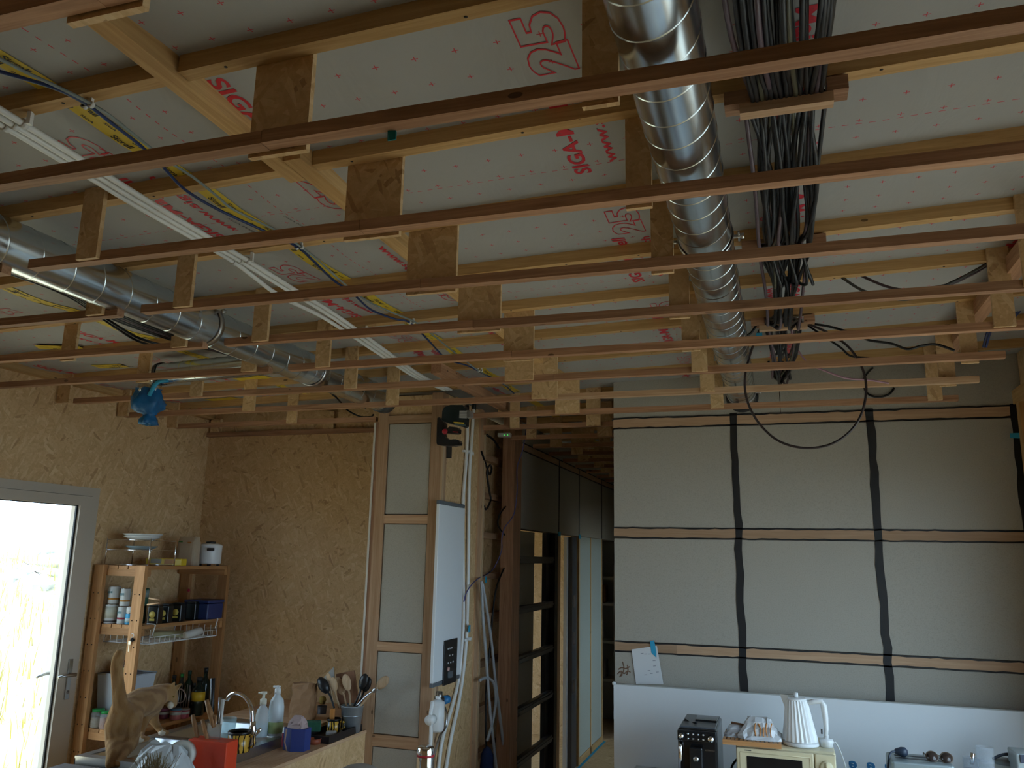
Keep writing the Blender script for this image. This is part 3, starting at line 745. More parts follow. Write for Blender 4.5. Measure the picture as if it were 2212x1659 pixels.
pxc([(1640,690),(1622,720),(1605,724)], 3.9, 0.006, BLACK, 'black cable end with blue tape flag behind the right duct')
obj('masking_tape', MB().cbox(on_y(1640, 724, 3.9), (0.028, 0.004, 0.022)), BLUETAPE, None, 'tiny blue tape flag on a cable beside the right duct', 'tape')
for i, (dx, c) in enumerate(((0, (0.03,0.05,0.16)), (6, (0.04,0.06,0.20)))):
    cable([on_y(2212+dx, 575, 4.25), on_y(2205+dx, 655, 4.3), on_y(2180+dx*0.5, 690, 4.4), on_y(2140+dx, 705, 4.5), on_y(2124+dx, 750, 4.6)], 0.006, plain(f'blue_cable_{i}', c, 0.4), f'{("dark blue","bright blue")[i]} cable by the right wall purlin')
# ---- black cables beside the large duct
for i in range(7):
    s = R.uniform(-1, 1); dpx = i*3.2
    P = [on_z(-60, 545+dpx, 2.93), on_z(60, 585+dpx, 2.93), on_z(150, 618+dpx*1.2, 2.94), on_z(222, 660+dpx*1.5, 2.935), on_z(300, 695+dpx*(2.2 if i > 4 else 1.2), 2.915), on_z(370, 722+dpx*(1.6 if i > 4 else .9), 2.915), on_z(430, 745+dpx*.3, 2.925), on_z(520, 768+dpx*.3, 2.935), on_z(600, 798+dpx*.2, 2.935), on_z(660, 826+s*4, 2.91), on_z(692, 832+s*3, 2.92)]
    cable(P, 0.0062, BLACK if i != 2 else plain('mauve_dark_cable', (0.07,0.045,0.055), 0.4), 'black cable draped along the kitchen side of the large duct' if i != 2 else 'mauve-black cable draped along the large duct', 'cables along the large duct')
for i, (pa, pb, pc) in enumerate((((716,846),(728,860),(742,876)), ((744,850),(756,862),(770,874)), ((763,858),(772,868),(790,882)))):
    cable([Vector((LD.x-0.02+0.02*i, 4.70, LD.z-LR+0.004)), on_y(*pa, 4.75), on_y(*pb, 4.85), on_y(*pc, 5.0)], 0.006, BLACK, 'short black cable end hanging below the duct outlet', 'cable ends below the duct outlet')
cable([on_y(748,884,5.1), on_y(762,893,5.1), on_y(780,900,5.1), on_y(801,900,5.1), on_y(806,896,4.95)], 0.006, BLACK, 'black cable curving to the column top')
# ---- white tubes
tp = [(20,262,1.389),(515,560,2.39),(720,685,3.14),(905,813,4.35)]
ctr = [on_z(20,262,3.03), on_z(515,560,3.03), on_z(720,685,3.03), on_z(905,813,3.03)]
d0 = (ctr[1]-ctr[0]).normalized(); start = ctr[0]-d0*1.6
for i, off in enumerate((-0.034, -0.004, 0.026)):
    sg = 0.024 if i == 0 else 0.0
    P = [start+Vector((off,0,0)), ctr[0]+Vector((off,0,0)), (ctr[0]+ctr[1])/2+Vector((off,0,-0.004)), ctr[1]+Vector((off,0,0)), (ctr[1]+ctr[2])/2+Vector((off-sg,0,-sg*0.5)), ctr[2]+Vector((off-sg*0.6,0,0)), (ctr[2]+ctr[3])/2+Vector((off,0,-0.004)), ctr[3]+Vector((off*0.9,0,0)), ctr[3]+Vector((off*0.8+0.02,0.42,0.0))]
    obj('conduit', MB().tube(catmull(P, 8), 0.0088, 12), PVC, None, f'white plastic conduit under the battens, {("kitchen-side one","middle one","one nearest the yellow tape")[i]} of three', 'conduit', 'three parallel white conduits')
for c, k in ((ctr[0]+Vector((0,0.02,0)), 0), (ctr[1]+Vector((0,0.02,0)), 2), (ctr[1]+(ctr[2]-ctr[1])*1.35, 4), (ctr[3]-Vector((0.02,0.35,0)), 5)):
    t = thing('conduit_clip', (c.x, c.y, c.z-0.02), f'white clip row holding three conduits under the {ORD[8-k]} roof batten from the grey wall', 'clip', 'white conduit clips')
    for off in (-0.034, -0.004, 0.026):
        obj('clip', MB().lathe([(0.0088,-0.008),(0.0125,-0.008),(0.0125,0.008),(0.0088,0.008),(0.0088,-0.008)], (c.x+off, c.y, c.z), 14, (0.04,1,0)), PVC, t)
    obj('tail', MB().cbox((c.x+0.044, c.y, c.z+0.012), (0.010, 0.014, 0.034), 0.3), PVC, t)
# ---- blue and grey leads along the seam tape
zc = lambda p: on_z(p[0], p[1], 3.052)
bl = [(-60,135),(0,155),(60,172),(130,195),(188,226),(235,262),(300,312),(352,361),(400,410),(470,452),(560,494),(640,532),(675,562),(720,605),(760,632),(800,668),(850,688),(886,697),(925,735),(965,775),(1010,790),(1040,805),(1085,828),(1110,850)]
gr = [(-60,105),(0,128),(60,158),(130,190),(196,224),(240,252),(300,300),(360,346),(420,385),(470,425),(500,450),(560,480),(600,500),(648,532),(690,565),(740,610),(790,648),(840,672),(893,694),(930,720),(980,760),(1030,798),(1060,815),(1100,836)]
cable([zc(p) for p in bl], 0.0048, plain('navy_lead', (0.012,0.03,0.12), 0.4), 'navy blue lead running along the yellow seam tape')
cable([zc(p) for p in gr], 0.0042, plain('grey_lead', (0.22,0.26,0.25), 0.5), 'grey green lead running along the yellow seam tape')
for (px, py), k in zip(((190,227),(646,534),(889,696),(1037,801)), (0, 2, 4, 6)):
    p = zc((px, py)); t = thing('cable_clip', (p.x, p.y, p.z-0.01), f'small white double cable clip under the {ORD[8-k]} roof batten from the grey wall', 'clip', 'white double cable clips')
    for s in (-1, 1):
        obj('clip', MB().lathe([(0.005,-0.005),(0.0085,-0.005),(0.0085,0.005),(0.005,0.005),(0.005,-0.005)], (p.x+s*0.010, p.y, p.z), 12, (0,1,0)).cbox((p.x+s*0.010, p.y, p.z+0.012), (0.007,0.008,0.012)), PVC, t)
# teal scrap caught on the nearest long batten
p = on_z(845, 293, ZB-0.012)
obj('paper_scrap', MB().add([(p.x-.009,p.y,p.z+.013),(p.x+.008,p.y+.004,p.z+.014),(p.x+.011,p.y,p.z-.010),(p.x,p.y-.005,p.z-.013),(p.x-.010,p.y+.003,p.z-.009),(p.x-.008,p.y+.006,p.z+.012),(p.x+.008,p.y+.009,p.z+.012),(p.x+.009,p.y+.007,p.z-.008),(p.x-.009,p.y+.008,p.z-.007)],
    [(0,1,2,3),(0,3,4),(5,6,7,8),(0,5,6,1),(1,6,7,2),(2,7,8,3),(3,8,4),(4,8,5,0)]), plain('teal_scrap', (0.0,0.20,0.22), 0.7), None, 'tiny teal tape scrap stuck under a red batten', 'scrap')
# ================================================================== GLAZED DOOR IN THE LEFT WALL
FRM = plain('door_frame_beige', (0.50,0.44,0.36), 0.45)
GSK = plain('gasket_black', (0.015,0.015,0.016), 0.5)
xa, xb = XL-0.06, XL+0.012
door = struct('door_1', MB().box((xa, DY0, DZ-0.055), (xb, DY1, DZ)).box((xa, DY1-0.055, 0), (xb, DY1, DZ-0.055)).box((xa, DY0, 0), (xb, DY0+0.055, DZ-0.055)).box((xa, DY0+0.055, 0), (xb, DY1-0.055, 0.03)), FRM)
def leaf(y0, y1):
    z0, z1 = 0.032, DZ-0.058; s = 0.098; xi0, xi1 = XL-0.05, XL+0.02
    lf = obj('door_leaf', MB().box((xi0, y0, z0), (xi1, y0+s, z1)).box((xi0, y1-s, z0), (xi1, y1, z1)).box((xi0, y0+s, z0), (xi1, y1-s, z0+s)).box((xi0, y0+s, z1-s*0.62), (xi1, y1-s, z1)), FRM, door)
    obj('pane', MB().box((XL-0.022, y0+s, z0+s), (XL-0.010, y1-s, z1-s*0.62)), glass_mat(), lf)
    g = 0.012
    obj('gasket', MB().box((XL-0.009, y1-s-g, z0+s), (XL+0.002, y1-s, z1-s*0.62)).box((XL-0.009, y0+s, z0+s), (XL+0.002, y0+s+g, z1-s*0.62)).box((XL-0.009, y0+s, z1-s*0.62-g*0.5), (XL+0.002, y1-s, z1-s*0.62)), GSK, lf)
    return lf
lf1 = leaf(3.29, DY1-0.056); lf2 = leaf(DY0+0.056, 3.286)
obj('reveal', MB().box((XL-0.24, DY1-0.012, 0), (XL-0.061, DY1-0.0005, DZ)), plain('reveal_pale', (0.62,0.59,0.52), 0.7), door)
h = on_x(147, 1467, XL+0.02)
ALU = plain('brushed_aluminium', (0.42,0.42,0.41), 0.3, 1.0)
obj('handle', MB().cbox((XL+0.025, h.y, h.z), (0.010, 0.034, 0.24), 0, 0.004).lathe([(0.010,0),(0.010,0.05)], (XL+0.028, h.y, h.z+0.03), 12, (1,0,0)).tube([(XL+0.073, h.y+0.004, h.z+0.03), (XL+0.074, h.y-0.05, h.z+0.032), (XL+0.07, h.y-0.125, h.z+0.028)], [0.011,0.010,0.008], 10)
    .lathe([(0.009,0),(0.009,0.004)], (XL+0.030, h.y, h.z-0.075), 12, (1,0,0)), ALU, lf1, 'lever handle on a long plate')
obj('handle', MB().cbox((XL-0.055, h.y, h.z), (0.010, 0.034, 0.24), 0, 0.004).tube([(XL-0.10, h.y+0.004, h.z+0.03), (XL-0.102, h.y-0.06, h.z+0.032), (XL-0.10, h.y-0.125, h.z+0.02)], [0.011,0.010,0.008], 10).lathe([(0.010,0),(0.010,0.045)], (XL-0.10, h.y, h.z+0.03), 12, (1,0,0)), ALU, lf1, 'outer lever handle')

# ---- outside: sunlit bank with stones and dry grass
GR = NT('ground_earth'); gv = GR.coord(); gn = GR.noise(gv, 3.5, 6, 0.65)
GR.col(GR.ramp(gn, [(0.3, (0.30,0.28,0.14)), (0.5, (0.45,0.40,0.27)), (0.7, (0.58,0.54,0.44))])); GR.bump(gn, 0.6, 0.05); GR.set(Roughness=0.95)
def gz(x, y):
    d = max(0.0, -(x+5.2)); return -0.12 + 0.42*max(0, d-0.4) - 0.018*max(0,d-0.4)**2 + 0.06*math.sin(x*1.7+y*0.9) + 0.05*math.sin(y*2.3-x)
NX, NY = 46, 40; vs = []; fs = []
for i in range(NX+1):
    for k in range(NY+1):
        x = XL-0.26 - 11.0*(i/NX)**1.3; y = -6 + 26*k/NY; vs.append((x, y, gz(x, y)))
for i in range(NX):
    for k in range(NY): a = i*(NY+1)+k; fs.append((a, a+1, a+NY+2, a+NY+1))
gm = bpy.data.objects.new('ground_bank', MB().add(vs, fs, True).mesh('ground_bank')); gm.data.materials.append(GR.m); link(gm, None, (0,0,0)); tag(gm, kind='structure')
gm2 = struct('ground_terrace', MB().box((XR+0.24, -14, -0.3), (XR+16, 18, -0.05)).box((XL-0.24, -16, -0.3), (XR+0.24, YREAR-0.2, -0.05)), plain('terrace_gravel', (0.26,0.25,0.21), 0.95, 0, 0.3, 9))
mg = MB()
for i in range(5200):
    x = XL-0.6-6.5*R.random()**1.2; y = 2.0+11*R.random(); z = gz(x, y); hgt = R.uniform(0.08, 0.34); a = R.uniform(0, 2*PI); l = R.uniform(0.02, 0.14); wd = 0.006
    dx, dy = math.cos(a), math.sin(a)
    mg.add([(x-dy*wd, y+dx*wd, z-0.01), (x+dy*wd, y-dx*wd, z-0.01), (x+dx*l*.4+dy*wd*.7, y+dy*l*.4-dx*wd*.7, z+hgt*.6), (x+dx*l, y+dy*l, z+hgt), (x+dx*l*.4-dy*wd*.7, y+dy*l*.4+dx*wd*.7, z+hgt*.6)], [(0,1,2,4),(4,2,3)])
obj('dry_grass', mg, plain('dry_grass', (0.42,0.40,0.12), 0.9, 0, 0.4, 2.0), None, 'dry sunlit grass on the bank outside the glazed door', 'grass', None, 'stuff')
for i, (px, py) in enumerate(((20,1205),(48,1235),(85,1218),(110,1240),(30,1248),(70,1262),(100,1190))):
    d = ray(px, py); t = 4.5/-d.x
    while t < 20:
        p = EYE + d*t
        if p.z <= gz(p.x, p.y): break
        t += 0.02
    s = 0.14 + 0.05*(i % 3); m = MB(); vs = []
    for a in range(5):
        for b in range(8):
            th = PI*a/4; ph = 2*PI*b/8; k = s*R.uniform(.8, 1.15); vs.append((p.x+k*math.sin(th)*math.cos(ph)*1.3, p.y+k*math.sin(th)*math.sin(ph)*1.2, p.z+k*0.7*math.cos(th)))
    m.add(vs, [(a*8+b, a*8+(b+1) % 8, (a+1)*8+(b+1) % 8, (a+1)*8+b) for a in range(4) for b in range(8)])
    obj('stone', m, plain('stone_grey', (0.42,0.43,0.42), 0.9, 0, 0.3, 6), None, 'grey field stone on the sunlit bank outside the door', 'stone', 'stones on the bank')

# ================================================================== TECHNICAL COLUMN
col = struct('wall_column', MB().box((XC1-0.095, YC+0.09, 0), (XC1-0.012, 5.60, 3.04)).box((XC0+0.02, YC+0.03, 0), (XC1-0.02, YC+0.088, 3.03)), plain('gap_backing', (0.16,0.12,0.08), 0.9))
cz = lambda py: on_y(872, py, YC).z
ST = wood('stud_fir_', (0.38,0.22,0.12), (0.52,0.34,0.21), 'Z', knots=0.5); STX = wood('stud_fir_', (0.38,0.22,0.12), (0.52,0.34,0.21), 'X', knots=0.5)
xs0, xs1, xs2, xs3 = -2.535, -2.463, -2.150, XC1
obj('edge_trim', MB().box((XC0, YC-0.002, 0), (XC0+0.012, YC+0.09, 2.84)), plain('white_board_edge', (0.62,0.58,0.50), 0.8), col)
obj('stud', MB().box((XC0+0.012, YC+0.004, 0), (xs0, YC+0.09, 2.845)), red('Z'), col)
obj('stud', MB().box((xs0, YC, 0), (xs1, YC+0.09, 3.03)), ST, col)
obj('stud', MB().box((xs2, YC, 0), (xs3, YC+0.09, 3.03)), ST, col)
crl = [(cz(914), cz(897)), (cz(1131), cz(1112)), (cz(1409), cz(1389)), (cz(1618), cz(1592))]
for z0, z1 in crl: obj('rail', MB().box((xs1, YC+0.001, z0), (xs2, YC+0.07, z1)), STX, col)
zz_ = [(crl[0][1]+0.002, 3.02)] + [(crl[i+1][1], crl[i][0]) for i in range(3)] + [(0.0, crl[3][0])]
for i, (z0, z1) in enumerate(zz_):
    if i == 0: obj('panel', MB().box((xs1, YC+0.02, z0), (xs2, YC+0.032, z1)), OP, col, 'OSB infill above the grey panels')
    else: obj('panel', MB().box((xs1+0.006, YC+0.008, z0+0.006), (xs2-0.006, YC+0.032, z1-0.006)), GREY, col)
obj('side_board', MB().box((XC1-0.012, YC+0.09, 0), (XC1, 5.60, 3.03)), osb('osb_side', OG, 'YZ'), col)
obj('corner_strip', MB().box((XC1, YC-0.001, 0), (XC1+0.012, YC+0.03, 2.88)), wood('strip_', (0.46,0.31,0.18), (0.58,0.42,0.27), 'Z'), col)
obj('end_post', MB().box((XC1-0.1, 5.56, 0), (XC1+0.012, 5.63, 3.04)), pale('Z'), col)
obj('end_strip', MB().box((XC1+0.004, 5.63, 0), (XC1+0.02, 5.665, 2.86)), wood('strip_', (0.46,0.31,0.18), (0.58,0.42,0.27), 'Z'), col)

# ---- open stud wall in the recess behind the column
rec = struct('wall_recess', MB().box((-2.26, 5.47, 0), (-2.17, 6.64, 3.05)), osb('osb_recess', OG, 'YZ'))
obj('stud', MB().box((-2.168, 5.74, 0), (-2.10, 5.79, 3.05)), red('Z'), rec)
for py in (1000, 1078, 1160, 1243, 1330, 1420, 1510, 1600):
    z = on_x(1078, py, -2.14).z; hh = 0.075 if py == 1330 else 0.045
    obj('noggin', MB().box((-2.168, 5.79, z-hh/2), (-2.115, 6.62, z+hh/2)), wood('stud_fir_', (0.38,0.22,0.12), (0.52,0.34,0.21), 'Y', knots=0.5), rec)

# ---- wall heater (flat electric water heater) on the column side
XH = XC1+0.028
def hx(px, py): return on_x(px, py, XH)
tl, tr, bl, br = hx(951,1082), hx(1006,1089), hx(933,1484), hx(992,1468)
y0, y1 = (tl.y+bl.y)/2, (tr.y+br.y)/2; z1 = (tl.z+tr.z)/2; z0 = (bl.z+br.z)/2
wh = thing('water_heater', (XH, (y0+y1)/2, z0), 'tall flat white water heater on the side of the column', 'water heater')
obj('body', MB().cbox(((XH+XC1)/2+0.004, (y0+y1)/2, (z0+z1)/2), (XH-XC1-0.006, y1-y0, z1-z0-0.05), 0, 0.004), plain('heater_white', (0.78,0.82,0.85), 0.35), wh)
for zc_, nm in ((z1-0.0125, 'top_cap'), (z0+0.0125, 'bottom_cap')):
    obj(nm, MB().cbox(((XH+XC1)/2+0.003, (y0+y1)/2, zc_), (XH-XC1-0.006, y1-y0+0.004, 0.026), 0, 0.004), plain('cap_grey', (0.13,0.15,0.17), 0.4), wh)
pa, pb = hx(958,1384), hx(983,1472)
cp = obj('control_panel', MB().cbox((XH+0.006, (pa.y+pb.y)/2, (pa.z+pb.z)/2), (0.006, abs(pb.y-pa.y), abs(pa.z-pb.z)), 0, 0.003), BLKPL, wh)
yc_ = (pa.y+pb.y)/2; zc_ = (pa.z+pb.z)/2; hz_ = abs(pa.z-pb.z)
obj('display', MB().box((XH+0.0092, yc_-0.045, zc_-hz_*.36), (XH+0.0105, yc_+0.045, zc_-hz_*.22)), plain('display_grey', (0.10,0.12,0.14), 0.2), cp)
for dz, dy in ((0.30,-0.05),(0.30,-0.02),(0.30,0.01),(0.14,-0.02),(0.14,0.03),(-0.02,-0.04),(-0.02,0.0),(-0.02,0.04)):
    obj('symbol', MB().cbox((XH+0.0097, yc_+dy, zc_+hz_*dz), (0.001, 0.016, 0.008)), plain('symbol_white', (0.6,0.65,0.7), 0.4), cp)
obj('knob', MB().lathe([(0.014,0),(0.012,0.010),(0.0001,0.010)], (XH+0.009, yc_-0.045, zc_-hz_*0.15), 14, (1,0,0)), plain('knob_red_white', (0.55,0.35,0.33), 0.4), cp)
# pipework below the heater
PB_ = thing('heater_pipework', (XC1+0.03, y0+0.15, z0-0.30), 'valves, white filter and hoses under the water heater', 'pipework')
q = lambda px, py, dx=0.03: on_x(px, py, XC1+dx)
obj('valve', MB().lathe([(0.02,0),(0.02,0.06)], q(949,1505)-Vector((0,0,0.03)), 12).lathe([(0.016,0),(0.016,0.05)], q(945,1512), 10, (0.3,1,0)), STEEL, PB_)
obj('blue_cap', MB().lathe([(0.026,0),(0.026,0.045),(0.02,0.05)], q(958,1513), 14, (0.25,1,0.05)), plain('valve_blue', (0.03,0.20,0.45), 0.4), PB_)
fl = q(944,1548)
obj('filter', MB().lathe([(0.02,0.10),(0.045,0.085),(0.045,-0.07),(0.035,-0.085),(0.0001,-0.085)][::-1], fl, 18).lathe([(0.018,-0.02),(0.018,0.0)], fl+Vector((0,0,0.12)), 12).lathe([(0.03,0),(0.03,0.05)], q(934,1553), 14, (0,-1,0)), PVC, PB_)
obj('hose', MB().tube(catmull([q(956,1520), q(964,1540), q(962,1570), q(950,1590), q(935,1640)], 6), 0.008, 8), STEEL, PB_)
obj('hose', MB().tube(catmull([q(935,1515), q(930,1545), q(931,1580), q(928,1659)], 6), 0.012, 8), PVC, PB_)
# ---- white water tubes on the column side
for i, pts in enumerate(([(1010,884),(1009,920),(1008,975),(1003,1040),(1000,1090),(1000,1200),(1001,1330),(997,1400),(990,1470),(975,1530),(955,1600),(945,1680)],
                        [(1023,884),(1020,930),(1016,985),(1013,1050),(1012,1150),(1011,1250),(1008,1360),(1003,1430),(992,1510),(975,1590),(960,1680)])):
    obj('water_tube', MB().tube(catmull([on_x(a, b, XC1+0.016) for a, b in pts], 6), 0.0125, 10), PVC, None, f'white water tube on the column side, {("closer to","farther from")[i]} the water heater', 'tube', 'white tubes on the column')
for (a, b), lab in (((1009,976), 'under the laser level'), ((1003,1382), 'beside the heater control panel'), ):
    p = on_x(a, b, XC1+0.012); t = thing('tube_clamp', p, f'white tube clamp {lab}', 'clamp', 'white tube clamps')
    obj('bar', MB().cbox((XC1+0.006, p.y+0.04, p.z), (0.012, 0.20, 0.016)), PVC, t)
    for s in (0.0, 0.075): obj('saddle', MB().lathe([(0.0127,-0.01),(0.017,-0.01),(0.017,0.01),(0.0127,0.01),(0.0127,-0.01)], (XC1+0.016, p.y+s, p.z), 14), PVC, t)
for (a, b), c in (((1009,882), 'nearer the heater'), ((1024,880), 'nearer the recess')):
    p = on_x(a, b, XC1+0.016); obj('tube_end_cap', MB().lathe([(0.015,-0.02),(0.015,0.02),(0.012,0.024)], p, 12), BLKPL, None, f'black cap on the white tube top, {c}', 'cap')
# ---- laser level clipped to the column corner
def lx(px, py, dx=0.03): return on_x(px, py, XC1+dx)
LZ = thing('laser_level', on_y(960, 962, 4.80), 'black laser level with red knob clamped to the column corner', 'laser level')
def quad_block(pts, dx0, dx1, r=0.0):   # outline on the column side plane, extruded outwards
    return MB().prism([on_y(a, b, 4.84-dx0*0.9) for a, b in pts], (0, -(dx1-dx0)*0.9, 0))
obj('housing', quad_block([(966,905),(967,893),(972,884),(984,880),(1010,880),(1014,886),(1013,922),(1008,925),(990,920),(972,916),(966,912)], 0.03, 0.13), plain('housing_green_black', (0.008,0.018,0.02), 0.4), LZ)
obj('lens_window', quad_block([(993,887),(1009,887),(1009,904),(992,903)], 0.13, 0.134), plain('lens_grey', (0.35,0.36,0.36), 0.3, 0.5), LZ)
for i in range(5): obj('grille_bar', quad_block([(993,888.5+i*3.2),(1009,888.8+i*3.2),(1009,889.8+i*3.2),(993,889.5+i*3.2)], 0.134, 0.136), plain('grille_white', (0.6,0.62,0.62), 0.4), LZ)
obj('lens_window', quad_block([(1014,889),(1023,890),(1023,903),(1014,905)], 0.05, 0.11), plain('lens_frame', (0.5,0.5,0.48), 0.3, 0.6), LZ)
obj('warning_label', quad_block([(980,911),(1003,913),(1003,916),(980,914)], 0.13, 0.1335), YEL, LZ)
obj('nameplate', quad_block([(982,914.5),(1006,917),(1006,921),(982,918.5)], 0.13, 0.1335), plain('plate_teal', (0.08,0.13,0.14), 0.4), LZ)
obj('bracket', quad_block([(951,905),(956,904),(965,916),(966,922),(962,930),(966,945),(976,952),(985,951),(990,951),(997,953),(999,958),(998,963),(985,965),(960,964),(950,962),(949,955),(950,930)], 0.02, 0.075), BLKPL, LZ)
obj('arm', quad_block([(978,924),(994,926),(997,930),(996,938),(990,939),(968,938),(966,932),(972,928)], 0.03, 0.09), BLKPL, LZ)
obj('red_lettering', quad_block([(978,931.5),(990,932.5),(990,934.5),(978,933.5)], 0.09, 0.0915), plain('bosch_red', (0.45,0.02,0.03), 0.4), LZ)
p = on_y(962, 933, 4.84-0.068); obj('knob', MB().lathe([(0.018,0),(0.018,0.016),(0.015,0.022),(0.0001,0.022)], p, 18, (0.2,-1,0)), plain('knob_red', (0.40,0.012,0.03), 0.4), LZ)
obj('strap_slot', MB().prism([on_x(a, b, XC1+0.001) for a, b in ((964,960),(975,960),(974,990),(964,990))], (0.005,0,0)), plain('strap_brown', (0.035,0.028,0.02), 0.8), LZ)

# ================================================================== CORRIDOR
XK = XCOR0
cw = struct('wall_corridor_left', MB().box((XK-0.08, 6.26, 2.19), (XK-0.016, YCOR, 3.06)).box((XK-0.08, 8.24, 0), (XK-0.02, 9.42, 2.19)), plain('gap_backing', (0.16,0.12,0.08), 0.9))
obj('post', MB().box((XK-0.10, 6.06, 0), (XK, 6.25, 3.06)), red('Z'), cw)
DG = GREY
for a, b in ((6.25, 7.44), (7.44, 8.26), (8.26, 9.40), (9.40, YCOR)):
    obj('panel', MB().box((XK-0.018, a+0.008, 2.195), (XK, b-0.008, 2.815)), DG, cw)
    obj('upper_panel', MB().box((XK-0.018, a+0.004, 2.885), (XK-0.004, b-0.004, 3.055)), DG, cw)
obj('rail', MB().box((XK-0.018, 6.26, 2.822), (XK+0.002, YCOR, 2.876)), wood('rail_fir_', (0.40,0.25,0.15), (0.50,0.33,0.21), 'Y', knots=0.25), cw)
for z in (2.819, 2.880): obj('sealant_line', MB().box((XK-0.002, 6.27, z-0.005), (XK+0.0035, YCOR, z+0.005)), SEAL, cw)
for y in (7.44, 8.26, 9.40): obj('sealant_strip', MB().box((XK-0.002, y-0.012, 2.20), (XK+0.0035, y+0.012, 2.88)), SEAL, cw)
for y, a in ((7.44, 0), (8.26, 1)): obj('tape_tab', MB().box((XK-0.001, y-0.02, 2.17), (XK+0.005, y+0.06, 2.21)), BLUETAPE, cw)
# pocket door frame: galvanised C rails between two uprights
pf = thing('pocket_door_frame', (XK-0.05, 6.8, 0), 'dark metal pocket door frame with stacked horizontal rails in the corridor', 'door frame')
for py in (1210, 1307, 1403, 1503, 1600):
    z = on_x(1187, py, XK).z
    m = MB().box((XK-0.012, 6.26, z-0.028), (XK-0.008, 7.30, z+0.028)).box((XK-0.05, 6.26, z+0.024), (XK-0.008, 7.30, z+0.028)).box((XK-0.05, 6.26, z-0.028), (XK-0.008, 7.30, z-0.024)).box((XK-0.010, 6.26, z-0.006), (XK, 7.30, z+0.008))
    obj('rail', m, DARKM, pf)
obj('upright', MB().box((XK-0.09, 7.20, 0), (XK-0.05, 7.32, 2.19)), plain('dark_metal_black', (0.03,0.03,0.032), 0.5, 0.5), pf)
obj('upright', MB().box((XK-0.06, 7.32, 0), (XK, 7.42, 2.19)), plain('dark_metal_black', (0.03,0.03,0.032), 0.5, 0.5), pf)
obj('backing_board', MB().box((XK-0.16, 6.62, 0), (XK-0.14, 7.12, 2.19)), DG, pf)
obj('backing_strip', MB().box((XK-0.17, 6.52, 0), (XK-0.12, 6.60, 2.19)), ST, pf)
obj('door_post', MB().box((XK-0.10, 7.43, 0), (XK, 7.52, 2.19)), pale('Z'), None, 'slim timber post between pocket frame and open doorway', 'post')
# doorway jamb with metal track
jb = thing('door_jamb', (XK-0.04, 8.15, 0), 'dark metal sliding-door jamb with latch plates in the corridor', 'door jamb')
obj('track', MB().box((XK-0.08, 8.06, 0), (XK-0.02, 8.24, 2.18)), DARKM, jb)
obj('edge', MB().box((XK-0.09, 7.99, 0), (XK-0.06, 8.055, 2.18)), plain('jamb_white', (0.5,0.48,0.45), 0.6), jb)
for z in (1.55, 1.20, 0.75): obj('latch_plate', MB().box((XK-0.02, 8.10, z-0.06), (XK-0.016, 8.18, z+0.06)), STEEL, jb)
# plasterboard sliding panel with timber edges
PL = board('plasterboard_green', (0.40,0.42,0.36))
sl = thing('plasterboard_partition', (XK, 8.8, 0), 'pale plasterboard partition with thin timber edging strips in the corridor', 'partition')
for a, b in ((8.30, 8.80), (8.84, 9.38)): obj('board', MB().box((XK-0.02, a, 0.07), (XK-0.004, b, 2.19)), PL, sl)
for a in (8.262, 8.802, 9.382): obj('edge_strip', MB().box((XK-0.02, a, 0.0), (XK+0.001, a+0.036, 2.19)), pine('Z'), sl)
obj('bottom_strip', MB().box((XK-0.02, 8.30, 0.0), (XK+0.001, 9.38, 0.068)), pine('Y'), sl)
obj('masking_tape', MB().box((XK+0.002, 8.2, 0.0), (XK+0.03, 9.45, 0.002)), BLUETAPE, None, 'blue masking tape line on the floor along the partition', 'tape')
# rooms behind the corridor
wp = struct('wall_room_partition', MB().box((XL, 9.50, 0), (XK-0.09, 9.62, 3.05)), osb('osb_room', OG, 'XZ'))
ws = struct('wall_storeroom', MB().box((XL, 10.75, 0), (XK-0.02, 10.85, 3.05)), plain('store_white', (0.6,0.62,0.62), 0.8))
us = thing('storage_shelf', (-2.3, 10.5, 0), 'white storage shelf glimpsed through the far corridor doorway', 'shelf')
for z in (0.5, 0.95, 1.4, 1.72): obj('board', MB().box((-2.75, 10.35, z), (-2.0, 10.70, z+0.03)), WHITE, us)
obj('side', MB().box((-2.78, 10.35, 0), (-2.75, 10.70, 1.9)), WHITE, us); obj('side', MB().box((-2.0, 10.35, 0), (-1.975, 10.70, 1.9)), WHITE, us)
for i, (x, z, c, l) in enumerate(((-2.20,0.53,(0.3,0.32,0.36),'dark folded cloth'),(-2.25,0.98,(0.7,0.72,0.75),'white plastic tub'),(-2.2,1.43,(0.35,0.22,0.1),'brown storage basket'),(-2.4,1.43,(0.5,0.25,0.2),'reddish storage box'))):
    obj('storage_box', MB().cbox((x, 10.5, z+0.11), (0.17, 0.2, 0.22), 0, 0.02), plain(f'store_{i}', c, 0.7), None, f'{l} on the white storage shelf', 'box')
